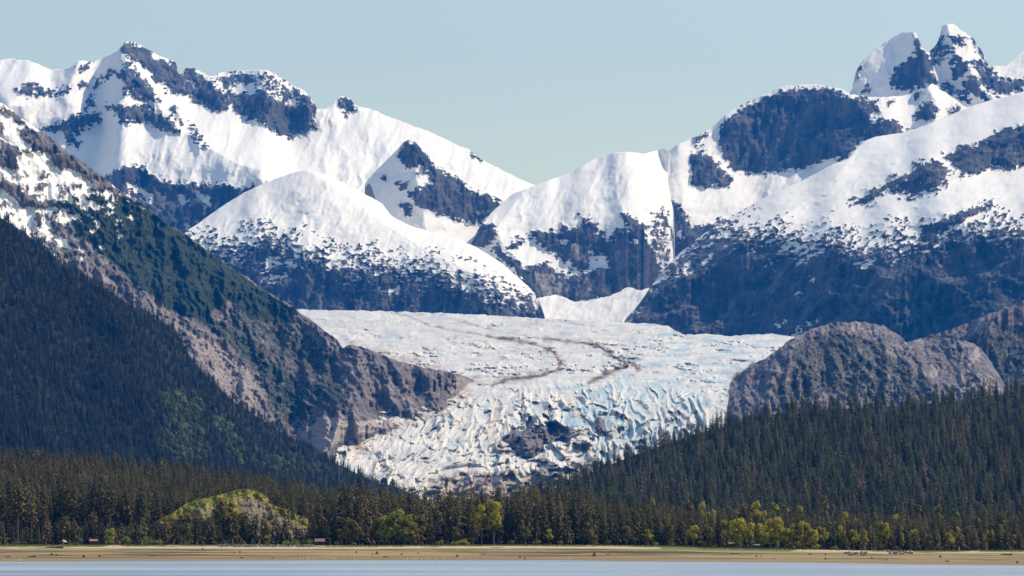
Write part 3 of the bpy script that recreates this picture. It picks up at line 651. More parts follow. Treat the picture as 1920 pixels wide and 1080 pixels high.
L_LEFT = layer("mountain_left", M_LEFT, (-200, 896), 1.7,
      [(-200, 90), (0, 192), (20, 205), (45, 225), (75, 245), (100, 262), (125, 282), (150, 300), (180, 322), (210, 345), (230, 360), (250, 370), (270, 383), (290, 400), (310, 418), (340, 435), (370, 455), (400, 478), (430, 500), (460, 517), (490, 540), (520, 558), (545, 572), (560, 584), (590, 605), (615, 625), (635, 640), (643, 652), (655, 647), (690, 654), (720, 667), (760, 680), (800, 690), (840, 697), (870, 705), (896, 716)],
      [(-200, 930), (640, 930), (880, 860), (896, 800)], None, None, 270, yfun=left_y, base=25,
      polys=[('rock', zl((0, 40), (60, 90), (170, 170), (270, 260), (400, 290), (560, 420), (690, 500), (760, 590), (860, 640), (780, 660), (640, 600), (520, 520), (420, 500), (330, 410), (240, 350), (150, 310), (140, 240), (170, 210), (80, 140), (0, 100)), 12),
             ('rock', zl((0, 280), (60, 310), (130, 370), (130, 480), (60, 500), (0, 470)), 8), ('rock', zl((0, 520), (60, 560), (140, 640), (260, 700), (380, 690), (400, 740), (240, 780), (100, 700), (0, 620)), 6),
             ('snow', zl((240, 850), (330, 900), (440, 970), (500, 1020), (480, 1040), (380, 980), (280, 910)), 8), ('snow', zl((580, 1000), (640, 1030), (690, 1075), (660, 1065)), 6), ('snow', zl((850, 640), (920, 700), (985, 760), (960, 760), (880, 690)), 6), ('snow', zl((1040, 840), (1080, 860), (1060, 875)), 5), ('snow', zl((380, 780), (420, 790), (400, 805)), 4), ('snow', zl((0, 620), (100, 700), (230, 770), (220, 790), (60, 740)), 5),
             ('snow', zl((440, 790), (490, 800), (470, 815)), 4), ('snow', zl((660, 1000), (700, 1020), (690, 1030)), 4),
             ('veg', [(110, 370), (200, 355), (270, 385), (400, 480), (540, 575), (560, 610), (470, 600), (430, 560), (380, 600), (330, 590), (250, 530), (160, 450), (90, 400)], 1.0),
             ('veg', [(480, 700), (540, 700), (600, 790), (560, 820), (500, 770)], 0.52), ('veg', [(380, 590), (470, 560), (560, 600), (640, 690), (660, 760), (620, 790), (540, 720), (480, 680), (420, 640)], 0.5), ('veg', [(590, 690), (640, 720), (660, 760), (610, 770)], 0.6), ('veg', [(590, 650), (630, 650), (640, 690), (600, 700)], 0.55),
             ('veg', [(480, 720), (540, 700), (580, 780), (540, 800)], 0.55),
             ('pale', [(30, 410), (80, 430), (130, 470), (230, 530), (330, 590), (420, 660), (480, 700), (500, 760), (470, 770), (420, 720), (350, 640), (300, 590), (200, 540), (100, 480)], 0.45),
             ('veg', [(330, 560), (420, 600), (500, 660), (560, 720), (600, 790), (560, 790), (500, 720), (430, 650), (360, 600)], 0.6), ('pale', [(345, 610), (420, 650), (480, 700), (520, 760), (470, 770), (420, 740), (370, 670)], 0.52), ('pale', [(440, 575), (500, 590), (560, 620), (620, 680), (600, 700), (540, 650), (470, 610)], 0.4),
             ('pale', [(545, 790), (600, 780), (680, 790), (740, 780), (740, 800), (640, 830), (600, 850), (560, 820)], 0.85), ('pale', [(820, 690), (900, 715), (870, 745), (840, 740), (850, 715)], 0.55)],
      spurs=[([(643, 652), (640, 700), (600, 760)], 40, -70), ([(660, 648), (680, 720), (650, 800)], 60, 90), ([(560, 584), (540, 660), (500, 720)], 60, 60), ([(720, 668), (770, 710), (850, 712)], 40, 70), ([(765, 735), (835, 732)], 36, -110), ([(690, 755), (725, 785)], 34, -90), ([(600, 690), (640, 720)], 30, -70), ([(520, 640), (560, 660)], 30, -60)],
      extra=left_extra, mid=5.5, nsc=(40.0, 24.0), mixn=(-0.3, 0.4, 0.8), rockamp=30, bigamp=60, slant=-0.9, seed=101, crest_noise=2.2, steep=0.0, label="steep rock and brush mountainside with snow patches, left of the glacier")

# wooded spur in front of it
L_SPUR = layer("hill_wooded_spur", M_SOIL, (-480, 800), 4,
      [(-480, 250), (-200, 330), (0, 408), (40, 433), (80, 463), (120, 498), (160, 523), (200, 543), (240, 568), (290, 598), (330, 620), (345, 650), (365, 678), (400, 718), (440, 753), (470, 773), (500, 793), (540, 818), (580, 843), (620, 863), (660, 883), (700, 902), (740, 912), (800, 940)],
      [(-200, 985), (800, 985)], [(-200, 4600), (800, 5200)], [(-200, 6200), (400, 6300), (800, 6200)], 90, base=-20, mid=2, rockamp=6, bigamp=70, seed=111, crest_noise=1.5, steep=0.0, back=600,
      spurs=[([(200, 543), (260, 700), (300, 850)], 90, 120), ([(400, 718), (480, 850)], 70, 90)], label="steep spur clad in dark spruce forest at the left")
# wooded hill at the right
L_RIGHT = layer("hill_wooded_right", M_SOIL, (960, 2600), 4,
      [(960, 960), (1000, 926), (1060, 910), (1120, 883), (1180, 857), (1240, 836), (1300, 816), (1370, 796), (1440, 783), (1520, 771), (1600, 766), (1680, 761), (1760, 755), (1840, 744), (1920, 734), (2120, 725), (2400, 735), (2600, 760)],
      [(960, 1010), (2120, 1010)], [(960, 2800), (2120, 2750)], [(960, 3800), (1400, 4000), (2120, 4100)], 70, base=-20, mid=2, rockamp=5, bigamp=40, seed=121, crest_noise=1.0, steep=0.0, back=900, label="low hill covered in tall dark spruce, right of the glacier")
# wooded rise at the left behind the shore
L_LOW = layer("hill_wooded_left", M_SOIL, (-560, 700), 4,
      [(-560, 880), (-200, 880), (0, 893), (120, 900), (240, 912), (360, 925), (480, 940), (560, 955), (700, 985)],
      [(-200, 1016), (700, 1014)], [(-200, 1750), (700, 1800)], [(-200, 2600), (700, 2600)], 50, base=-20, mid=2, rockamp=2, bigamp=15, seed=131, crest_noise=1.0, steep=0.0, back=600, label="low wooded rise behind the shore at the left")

# ------------------------------------------------------------------ shore: water, beach, ground
def waterline(u): return curve([(-400, 1053), (0, 1053), (300, 1052), (700, 1051), (1000, 1051), (1280, 1053), (1500, 1055), (1700, 1058), (1920, 1060), (2400, 1064)], u)
def beachtop(u): return curve([(-400, 1022), (0, 1022), (300, 1022), (600, 1023), (1000, 1022), (1250, 1024), (1330, 1027), (1500, 1030), (1700, 1033), (1920, 1032), (2400, 1032)], u)
YTOP = 1650.0
def ztop(u): return CZ - (beachtop(u) - HZ) / F * YTOP
def ywater(u): return CZ * F / (waterline(u) - HZ)

def water_material():
    t = NT("water")
    sl = t.noise(t.coord((0.0022, 0.02, 0)), 1.0, 7, 0.68)
    t.color(t.mix(t.ramp(sl, 0.35, 0.65), (0.15, 0.215, 0.31), (0.37, 0.41, 0.455))); t.rough(0.3)
    t.b.inputs["IOR"].default_value = 1.333
    t.b.inputs["Specular IOR Level"].default_value = 0.5
    n1 = t.noise(t.coord((0.10, 0.6, 1)), 0.6, 5, 0.6); n2 = t.noise(t.coord((0.03, 0.10, 1)), 0.25, 3)
    t.bump(t.math('ADD', n1, t.math('MULTIPLY', n2, 1.5)), 1.0, 1.1)
    return t.m
o = mesh_obj("water", [(-4000, -800, 0), (4000, -800, 0), (4000, 1460, 0), (-4000, 1460, 0)], [(0, 1, 2, 3)], water_material())
tag(o, "calm pale blue water of the inlet along the bottom", "water", kind="structure")

def beach_material():
    t = NT("tidal_sand")
    st = t.coord((0.0022, 0.021, 0)); c = t.coord()
    n1 = t.noise(st, 1.0, 5, 0.6); n2 = t.noise(c, 0.35, 4); n3 = t.noise(t.coord((0.004, 0.045, 0)), 1.0, 5, 0.65)
    h = t.math('ADD', t.attr("shore"), t.math('MULTIPLY', t.math('SUBTRACT', n1, 0.5), 0.34))
    wet = t.mix(t.ramp(n1, 0.4, 0.65), (0.25, 0.17, 0.095), (0.17, 0.125, 0.05))
    mid = t.mix(t.ramp(n3, 0.46, 0.55), (0.30, 0.215, 0.095), (0.062, 0.044, 0.016))
    dry = t.mix(n2, (0.40, 0.31, 0.205), (0.50, 0.40, 0.28))
    col = t.mix(t.ramp(h, 0.16, 0.26), wet, mid)
    col = t.mix(t.ramp(h, 0.68, 0.82), col, dry)
    gr = t.ramp(t.math('ADD', t.attr("grass"), t.math('MULTIPLY', t.math('SUBTRACT', n2, 0.5), 0.8)), 0.35, 0.65)
    col = t.mix(gr, col, t.mix(n3, (0.10, 0.115, 0.03), (0.16, 0.175, 0.045)))
    t.color(col); t.rough(0.85)
    t.bump(n2, 0.5, 0.25)
    return t.m
def grass_amount(u):
    return curve([(-400, 1), (0, 1), (70, 1), (85, 0.75), (180, 0.8), (215, 0.3), (240, 0.7), (300, 0.7), (320, 0.1), (350, 0.5), (470, 0.45), (560, 0.0), (640, 0.5), (700, 0.7), (950, 0.7), (1150, 0.5), (1215, 0.9), (1480, 1), (1500, 0.4), (1540, 0.2), (1700, 0.1), (1725, 0.9), (1790, 0.9), (1830, 0.4), (1850, 0.9), (2400, 0.9)], u)
def build_beach():
    u = np.arange(-760, 2721, 4.0)
    tv = np.linspace(-0.25, 1, 90)[:, None]
    yw = ywater(u)[None]; zt = ztop(u)[None]
    U = np.repeat(u[None], 90, 0)
    Y = yw + (YTOP - yw) * tv
    Z = np.where(tv > 0, zt * np.abs(tv) ** 0.95, tv * 6.0)
    bars = fbm(U / 260, Y / 24, 201, 4) * 0.34
    Z = Z + bars * sstep(0.02, 0.15, tv) * (1 - sstep(0.9, 1.0, tv))
    X = Y * (U - 960) / F
    edge = sstep(0.80, 0.93, tv + fbm(U / 40, Y / 60, 203, 3) * 0.05)
    g = edge * grass_amount(U)
    # green algae and lawn reach lower at the right
    g = np.maximum(g, 0.42 * sstep(1480, 1650, U) * np.exp(-((tv - 0.42) / 0.10) ** 2))
    g = np.maximum(g, 0.62 * sstep(0.05, 0.5, fbm(U / 130, Y / 40, 207, 3)) * sstep(0.45, 0.6, tv))
    g = np.maximum(g, sstep(1215, 1260, U) * (1 - sstep(1470, 1500, U)) * sstep(0.70, 0.78, tv))
    sh = np.repeat(tv, len(u), 1)
    # flat shelf behind
    ys = np.array([1680, 1740, 1900, 2300, 2900, 4500])[:, None]
    Ys = np.repeat(ys, len(u), 1); Xs = Ys * (u[None] - 960) / F; Zs = np.repeat(zt, len(ys), 0)
    o = grid_obj("beach", X, Y, Z, beach_material(), {"shore": sh, "grass": g})
    tag(o, "broad tidal beach of brown and pale sand with dark wet streaks", "beach", kind="structure")
    Xs = np.concatenate([X[-1:], Xs]); Ys = np.concatenate([Y[-1:], Ys]); Zs = np.concatenate([Z[-1:], Zs])
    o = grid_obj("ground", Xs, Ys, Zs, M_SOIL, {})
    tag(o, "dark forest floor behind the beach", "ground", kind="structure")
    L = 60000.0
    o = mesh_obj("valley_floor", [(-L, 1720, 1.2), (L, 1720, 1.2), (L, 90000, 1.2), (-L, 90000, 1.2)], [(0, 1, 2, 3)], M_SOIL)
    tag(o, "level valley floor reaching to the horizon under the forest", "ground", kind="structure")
    return U, Y, Z, u
BU, BY, BZ, bu = build_beach()
def beach_at(px, py):
    c = int(np.clip(round((px - bu[0]) / 4.0), 0, len(bu) - 1))
    rows = HZ - (BZ[:, c] - CZ) * F / BY[:, c]
    k = int(np.argmin(np.abs(rows - py)))
    return Vector(((px - 960) / F * BY[k, c], BY[k, c], BZ[k, c]))

# rock mound with a grassy top
def mound_material():
    t = NT("mound_rock_and_grass")
    c = t.coord((1, 1, 0.22)); n1 = t.noise(c, 0.9, 5, 0.65); n2 = t.noise(t.coord(), 0.5, 4, 0.6)
    rock = t.mix(t.ramp(n1, 0.36, 0.64), (0.06, 0.05, 0.036), (0.30, 0.25, 0.175))
    grass = t.mix(t.ramp(n2, 0.3, 0.7), (0.11, 0.11, 0.022), (0.30, 0.27, 0.05))
    straw = t.mix(n2, (0.22, 0.16, 0.04), (0.20, 0.18, 0.045))
    g = t.ramp(t.math('ADD', t.attr("veg"), t.math('MULTIPLY', t.math('SUBTRACT', n2, 0.5), 0.9)), 0.4, 0.6)
    col = t.mix(g, rock, t.mix(t.attr("pale"), grass, straw))
    t.color(col); t.rough(0.9); t.bump(t.math('ADD', n1, n2), 1.0, 0.7)
    return t.m
def mound_y(U, PY, s, fp, cp):
    h = (fp - PY)
    side = np.abs(U - 440) / 160.0
    return 1712 + side ** 2 * 26 + 30 * s ** 2 + 8 * fbm(U / 40, PY / 40, 301, 3)
L_MOUND = layer("mound", mound_material(), (262, 592), 0.9, [(262, 1004), (275, 992), (290, 978), (310, 970), (330, 957), (350, 944), (375, 936), (400, 930), (425, 925), (445, 919), (460, 917), (478, 920), (492, 926), (502, 934), (506, 944), (520, 950), (540, 956), (560, 966), (576, 974), (580, 984), (592, 1006)],
      [(262, 1024), (592, 1024)], None, None, 130, yfun=mound_y, base=-20, mid=0, rockamp=1.6, snowamp=0, bigamp=0.0, seed=141, crest_noise=1.2, steep=0.75, back=40,
      polys=[('veg', [(270, 985), (310, 965), (350, 938), (400, 925), (460, 912), (500, 928), (508, 946), (495, 940), (470, 930), (440, 940), (400, 945), (370, 955), (340, 970), (300, 990)], 1.0), ('veg', [(507, 946), (545, 955), (582, 975), (580, 992), (555, 984), (530, 968), (512, 956)], 1.0), ('pale', [(515, 954), (545, 962), (580, 980), (578, 990), (550, 982), (525, 966)], 1.0), ('veg', [(280, 990), (340, 975), (380, 990), (380, 1024), (280, 1024)], 0.6), ('veg', [(390, 935), (455, 935), (458, 990), (385, 1000)], 0.56), ('veg', [(300, 980), (400, 945), (400, 1000), (300, 1010)], 0.5)],
      label="craggy rock mound with a green grassy top behind the shore trees")

# ------------------------------------------------------------------ tree materials and meshes
def foliage_material(name, a, b, dead=None, transl=0.0, vr=(0.5, 1.3)):
    t = NT(name)
    oi = t.n("ShaderNodeObjectInfo").outputs["Random"]
    n = t.noise(t.coord(), 0.55, 3)
    col = t.mix(t.ramp(n, 0.3, 0.7), a, b)
    k = t.n("ShaderNodeHueSaturation")
    t.l(col, k.inputs["Color"])
    t.val(k.inputs["Value"], t.math('ADD', vr[0], t.math('MULTIPLY', t.math('POWER', oi, 1.6), vr[1])))
    col = k.outputs[0]
    if dead:
        r2 = t.math('FRACT', t.math('MULTIPLY', oi, 7.31))
        col = t.mix(t.math('MULTIPLY', t.ramp(r2, 0.80, 1.0), 0.85), col, dead)
    t.color(col); t.rough(0.75)
    if transl:
        tr = t.n("ShaderNodeBsdfTranslucent"); t.l(col, tr.inputs[0])
        ms = t.n("ShaderNodeMixShader"); ms.inputs[0].default_value = transl
        out = t.t.nodes["Material Output"]
        t.l(t.b.outputs[0], ms.inputs[1]); t.l(tr.outputs[0], ms.inputs[2]); t.l(ms.outputs[0], out.inputs[0])
    return t.m
M_SPRUCE = foliage_material("spruce_needles", (0.034, 0.031, 0.007), (0.090, 0.077, 0.022), dead=(0.15, 0.092, 0.05))
M_SPRUCE_FAR = foliage_material("spruce_needles_upland", (0.009, 0.016, 0.007), (0.030, 0.037, 0.016), dead=(0.07, 0.055, 0.035))
M_SPRUCE_HILL = foliage_material("spruce_needles_hill", (0.028, 0.034, 0.007), (0.084, 0.086, 0.021), dead=(0.18, 0.115, 0.065))
M_LEAF_Y = foliage_material("yellow_green_leaves", (0.27, 0.25, 0.03), (0.50, 0.43, 0.06), transl=0.45, vr=(0.85, 0.45))
M_LEAF_G = foliage_material("fresh_green_leaves", (0.20, 0.22, 0.03), (0.38, 0.37, 0.06), transl=0.45, vr=(0.85, 0.45))
M_LEAF_FAR = foliage_material("upland_leaves", (0.14, 0.19, 0.08), (0.27, 0.31, 0.13), transl=0.35, vr=(0.6, 0.9))
M_LEAF_O = foliage_material("olive_twigs_and_buds", (0.14, 0.12, 0.035), (0.27, 0.22, 0.06), transl=0.4, vr=(0.8, 0.5))
def bark_material(name, a, b):
    t = NT(name); n = t.noise(t.coord((1, 1, 0.2)), 2.0, 4)
    t.color(t.mix(n, a, b)); t.rough(0.9); return t.m
M_BARK = bark_material("grey_brown_bark", (0.07, 0.058, 0.046), (0.17, 0.145, 0.12))
M_DRIFT = bark_material("wet_driftwood", (0.035, 0.028, 0.022), (0.10, 0.08, 0.062))
M_DRIFT_PALE = bark_material("bleached_driftwood", (0.25, 0.20, 0.16), (0.45, 0.38, 0.32))

def spruce_mesh(seed, H=30.0, R=3.7, base=0.06, n=26, power=0.75, branches=6.5):
    rnd = random.Random(seed); V = []; Fc = []
    lean = rnd.uniform(-0.25, 0.25)
    def add(*p):
        i = len(V); V.extend(p); return i
    for i in range(n):
        t = i / (n - 1)
        z0 = H * (base + (0.985 - base) * t)
        bulge = rnd.uniform(0.72, 1.2)
        r = R * ((1 - t) ** power * (0.55 + 0.45 * min(1, t * 6 + 0.35)) + 0.05) * bulge
        k = max(4, int(branches * (1 - 0.35 * t)))
        a0 = rnd.random() * 6.28
        for j in range(k):
            az = a0 + j * 6.283 / k + rnd.uniform(-0.35, 0.35)
            ln = r * rnd.uniform(0.6, 1.18); z = z0 + rnd.uniform(-0.4, 0.4) * H / n
            dr = ln * rnd.uniform(0.15, 0.5); w = ln * rnd.uniform(0.22, 0.34) + 0.18
            ca, sa = math.cos(az), math.sin(az)
            def q(d, side, dz):
                return (ca * d - sa * side + lean * t, sa * d + ca * side, z + dz)
            i0 = add(q(0.0, 0, 0.25 * dr), q(ln * 0.55, 0, 0.05 * dr), q(ln * 0.5, w, -0.55 * dr - 0.25 * w), q(ln * 0.5, -w, -0.55 * dr - 0.25 * w), q(ln, 0, -dr), q(ln * 0.85, w * 0.75, -dr * 1.25 - 0.2), q(ln * 0.85, -w * 0.75, -dr * 1.25 - 0.2))
            Fc += [(i0, i0 + 2, i0 + 1), (i0, i0 + 1, i0 + 3), (i0 + 1, i0 + 5, i0 + 4), (i0 + 1, i0 + 4, i0 + 6)]
    i0 = add((lean, 0, H), (lean + 0.25, 0, H * 0.94), (lean - 0.2, 0.2, H * 0.94), (lean, -0.25, H * 0.94))
    Fc += [(i0, i0 + 1, i0 + 2), (i0, i0 + 2, i0 + 3), (i0, i0 + 3, i0 + 1)]
    return V, Fc

def tube(path, radii, sides=6):
    V = []; Fc = []
    for i, (p, r) in enumerate(zip(path, radii)):
        p = Vector(p)
        d = (Vector(path[min(i + 1, len(path) - 1)]) - Vector(path[max(i - 1, 0)])).normalized()
        up = Vector((0, 0, 1)) if abs(d.z) < 0.9 else Vector((1, 0, 0))
        s = d.cross(up).normalized(); u2 = s.cross(d)
        for k in range(sides):
            a2 = 6.283 * k / sides
            V.append(tuple(p + (s * math.cos(a2) + u2 * math.sin(a2)) * r))
    for i in range(len(path) - 1):
        for k in range(sides):
            a2 = i * sides + k; b2 = i * sides + (k + 1) % sides
            Fc.append((a2, b2, b2 + sides, a2 + sides))
    Fc.append(tuple(range(sides - 1, -1, -1))); Fc.append(tuple(range((len(path) - 1) * sides, len(path) * sides)))
    return V, Fc

def merge(*parts):
    V = []; Fc = []
    for v, f in parts:
        n = len(V); V += v; Fc += [tuple(i + n for i in x) for x in f]
    return V, Fc

def leafy_mesh(seed, H=12.0, W=5.0, base=0.2, clumps=16, leaves=46, size=0.55):
    rnd = random.Random(seed); V = []; Fc = []; cs = []
    for i in range(clumps):
        for _ in range(30):
            x, y, z = rnd.uniform(-1, 1), rnd.uniform(-1, 1), rnd.uniform(-1, 1)
            if x * x + y * y + z * z < 1: break
        tz = (z + 1) / 2
        wd = (0.55 + 0.45 * math.sin(math.pi * min(1, 0.25 + tz * 0.75)))
        c = (x * W * 0.5 * wd, y * W * 0.5 * wd, H * (base + (1 - base) * (0.08 + 0.86 * tz)))
        cs.append(c); rr = W * rnd.uniform(0.12, 0.24)
        for k in range(leaves):
            d = Vector((rnd.gauss(0, 1), rnd.gauss(0, 1), rnd.gauss(0, 1))).normalized() * rr * rnd.uniform(0.35, 1.1)
            p = Vector(c) + Vector((d.x, d.y, d.z * 1.2))
            n = (d.normalized() + Vector((rnd.uniform(-1, 1), rnd.uniform(-1, 1), rnd.uniform(-0.6, 1))) * 0.8).normalized()
            s = n.orthogonal().normalized(); q2 = n.cross(s); a2 = rnd.random() * 6.28
            s, q2 = s * math.cos(a2) + q2 * math.sin(a2), q2 * math.cos(a2) - s * math.sin(a2)
            z2_ = size * rnd.uniform(0.6, 1.3); i0 = len(V)
            V += [tuple(p + s * z2_), tuple(p + q2 * z2_ * 0.6), tuple(p - s * z2_), tuple(p - q2 * z2_ * 0.6)]
            Fc.append((i0, i0 + 1, i0 + 2, i0 + 3))
    return (V, Fc), cs

def leafy_trunk(seed, H, W, base, cs):
    rnd = random.Random(seed + 5)
    parts = [tube([(0, 0, -0.6), (0.1, 0, H * 0.3), (-0.05, 0.1, H * 0.62), (0, 0, H * 0.9)], [0.30, 0.22, 0.13, 0.03], 6)]
    for c in rnd.sample(cs, min(7, len(cs))):
        z0 = max(H * 0.12, c[2] * 0.55)
        parts.append(tube([(0, 0, z0), (c[0] * 0.5, c[1] * 0.5, (z0 + c[2]) * 0.52), c], [0.11, 0.07, 0.02], 4))
    return merge(*parts)

def mesh_only(name, vf, mat, idx_split=None):
    me = bpy.data.meshes.new(name); me.from_pydata(vf[0], [], vf[1])
    for m in (mat if isinstance(mat, list) else [mat]): me.materials.append(m)
    if idx_split is not None:
        me.polygons.foreach_set("material_index", [0 if i < idx_split else 1 for i in range(len(me.polygons))])
    me.update(); return me

SPR = []      # (crown vf, trunk vf) full grown, narrow to broad
for k, (R, b, pw, n) in enumerate([(4.4, 0.06, 0.7, 24), (5.2, 0.08, 0.58, 22), (3.8, 0.05, 0.85, 26), (4.8, 0.10, 0.62, 22), (4.2, 0.16, 0.52, 22), (5.6, 0.05, 0.8, 24)]):
    SPR.append((spruce_mesh(400 + k, 30, R, b, n, pw), tube([(0, 0, -1), (0, 0, 10), (0, 0, 20), (0, 0, 29)], [0.42, 0.33, 0.2, 0.04], 6)))
BARE = []     # tall trees at a stand's edge: bare lower trunk, crown above
for k, (R, b) in enumerate([(3.2, 0.42), (3.6, 0.5), (2.9, 0.36)]):
    dead = [tube([(0, 0, z), (math.cos(az) * 1.3, math.sin(az) * 1.3, z - 0.25)], [0.07, 0.02], 3) for z, az in [(5 + i * 1.2, i * 2.4 + k) for i in range(9)]]
    BARE.append((spruce_mesh(430 + k, 30, R, b, 18, 0.6), merge(tube([(0, 0, -1), (0.1, 0, 10), (0, 0, 20), (0, 0, 29)], [0.45, 0.36, 0.22, 0.04], 6), *dead)))
BUSHY = []    # young broad spruces on the shore, 12 m
for k, (R, b, pw) in enumerate([(4.0, 0.02, 0.55), (3.4, 0.02, 0.7), (4.6, 0.02, 0.5)]):
    BUSHY.append((spruce_mesh(450 + k, 13, R, b, 15, pw, 8), tube([(0, 0, -0.5), (0, 0, 6), (0, 0, 12.4)], [0.28, 0.18, 0.03], 6)))
CROWN = {'s': [mesh_only("crown", c, M_SPRUCE) for c, t in SPR], 'b': [mesh_only("crown", c, M_SPRUCE) for c, t in BARE], 'y': [mesh_only("crown", c, M_SPRUCE) for c, t in BUSHY]}
TRUNK = {'s': [mesh_only("trunk", t, M_BARK) for c, t in SPR], 'b': [mesh_only("trunk", t, M_BARK) for c, t in BARE], 'y': [mesh_only("trunk", t, M_BARK) for c, t in BUSHY]}
HEIGHT = {'s': 30.0, 'b': 30.0, 'y': 13.0}

LEAFY = []
for k, (H, W, b, cl) in enumerate([(12, 4.6, 0.12, 18), (12, 6.5, 0.1, 22), (12, 3.6, 0.15, 15), (12, 8.5, 0.04, 28)]):
    c, cs = leafy_mesh(500 + k, H, W, b, cl, 60, 0.6)
    LEAFY.append((c, leafy_trunk(500 + k, H, W, b, cs)))
LEAF_MATS = {'y': M_LEAF_Y, 'g': M_LEAF_G, 'o': M_LEAF_O}
LEAF_CROWN = {(m, k): mesh_only("crown", LEAFY[k][0], LEAF_MATS[m]) for m in LEAF_MATS for k in range(4)}
LEAF_TRUNK = [mesh_only("trunk", LEAFY[k][1], M_BARK) for k in range(4)]
BUSH = [leafy_mesh(520 + k, 3.0, 4.2, 0.0, 12, 40, 0.28) for k in range(2)]
BUSH_MESH = {(m, k): mesh_only("foliage", BUSH[k][0], LEAF_MATS[m]) for m in LEAF_MATS for k in range(2)}
BUSH_STEM = [mesh_only("stems", merge(*[tube([(0, 0, -0.2), tuple(x * 0.9 for x in c)], [0.06, 0.02], 3) for c in BUSH[k][1][:8]]), M_BARK) for k in range(2)]

def place(name, x, y, z, rz, sx, sz, parts, label, cat, group):
    e_ = bpy.data.objects.new(name, None); COL.objects.link(e_)
    e_.location = (x, y, z); e_.rotation_euler = (0, 0, rz); e_.scale = (sx, sx, sz); e_.empty_display_size = 1
    tag(e_, label, cat, group)
    for nm, me in parts:
        o_ = bpy.data.objects.new(nm, me); COL.objects.link(o_); o_.parent = e_
    return e_

# landmarks for telling trees apart by what they stand beside
MARKS = [(60, "near the left edge of the shore"), (150, "behind the low red roofed shelter"), (260, "left of the grassy rock mound"), (430, "in front of the grassy rock mound"), (590, "right of the mound"), (680, "left of the round green tree"), (740, "beside the clump of round green trees"),
         (830, "left of the golden trees"), (915, "beside the two golden trees"), (1000, "below the glacier's gravel front"), (1120, "below the broken ice of the icefall"), (1240, "at the start of the green lawn"), (1360, "left of the row of yellow trees"), (1450, "among the row of yellow trees"), (1560, "right of the row of yellow trees"), (1655, "beside the bright yellow tree"), (1760, "behind the small right meadow"), (1880, "near the right edge of the shore")]
def landmark(px): return min(MARKS, key=lambda m: abs(m[0] - px))[1]

rng = random.Random(7)
def front_height(px):     # picture rows from base to treetop of the front stands
    return float(curve([(-100, 60), (0, 60), (90, 56), (280, 52), (560, 50), (585, 90), (640, 125), (700, 130), (735, 112), (800, 108), (900, 112), (960, 122), (1010, 126), (1080, 112), (1150, 96), (1250, 84), (1340, 72), (1450, 62), (1600, 58), (1750, 56), (1850, 52), (1900, 62), (2000, 60)], px))
count = 0
def spruce(px, Y, hpx, kind, row):
    global count
    H = hpx * Y / F; u_ = np.array([px]); z = float(ztop(u_)[0])
    k = rng.randrange(len(CROWN[kind])); sc = H / HEIGHT[kind]
    if kind == 's': wd = sc * rng.uniform(0.95, 1.25) if sc > 0.75 else sc * rng.uniform(1.2, 1.6)
    else: wd = sc * rng.uniform(0.85, 1.2)
    size = "tall" if H > 32 else "medium" if H > 20 else "short"
    shape = {'s': "dark spruce", 'b': "bare stemmed spruce", 'y': "bushy young spruce"}[kind]
    place("spruce_tree", (px - 960) / F * Y, Y, z, rng.random() * 6.28, wd, sc, [("crown", CROWN[kind][k]), ("trunk", TRUNK[kind][k])], f"{'broad' if wd / sc > 1.1 else 'narrow'} {size} {shape} in the {row} row, {landmark(px)}", "tree", "spruce trees along the shore")
    count += 1
# left: short bushy trees in front, tall bare stems behind
for px, h in [(4, 44), (22, 40), (50, 34), (70, 30), (88, 56), (105, 44), (124, 54), (140, 48), (160, 50), (176, 44), (192, 48), (214, 34), (226, 40), (244, 46), (256, 38), (268, 50), (296, 44), (312, 52), (330, 46), (352, 40), (372, 48), (398, 56), (412, 44), (440, 58), (458, 62), (476, 54), (498, 58), (517, 62), (535, 50), (556, 44), (566, 34), (578, 40), (612, 44), (626, 38)]:
    spruce(px + rng.uniform(-2, 2), rng.uniform(1664, 1690), h * 1.04, 'y', "front")
for i in range(46):
    px = -20 + i * 6.6 + rng.uniform(-2.5, 2.5)
    if px < 290 or rng.random() < 0.3:
        spruce(px, rng.uniform(1722, 1775), rng.uniform(105, 135) * (1 if px < 220 else 0.92), 'b', "back")
# centre and right: two rows
for row, (y0, y1, sp) in enumerate([(1668, 1690, 13.5), (1694, 1720, 12.5)]):
    px = 586.0
    while px < 1935 and count < 298:
        open_ = (690 < px < 782 and row == 0) or (1356 < px < 1532 and (row == 0 or rng.random() < 0.5)) or (896 < px < 938 and row == 0) or (1640 < px < 1672 and row == 0)
        if not open_:
            h = front_height(px) * rng.uniform(0.74, 1.06) * (1.0 if row else 0.86)
            spruce(px, rng.uniform(y0, y1), h, 'y' if h < 52 and rng.random() < 0.5 else 's', ["front", "second"][row])
        px += sp * rng.uniform(0.7, 1.3)

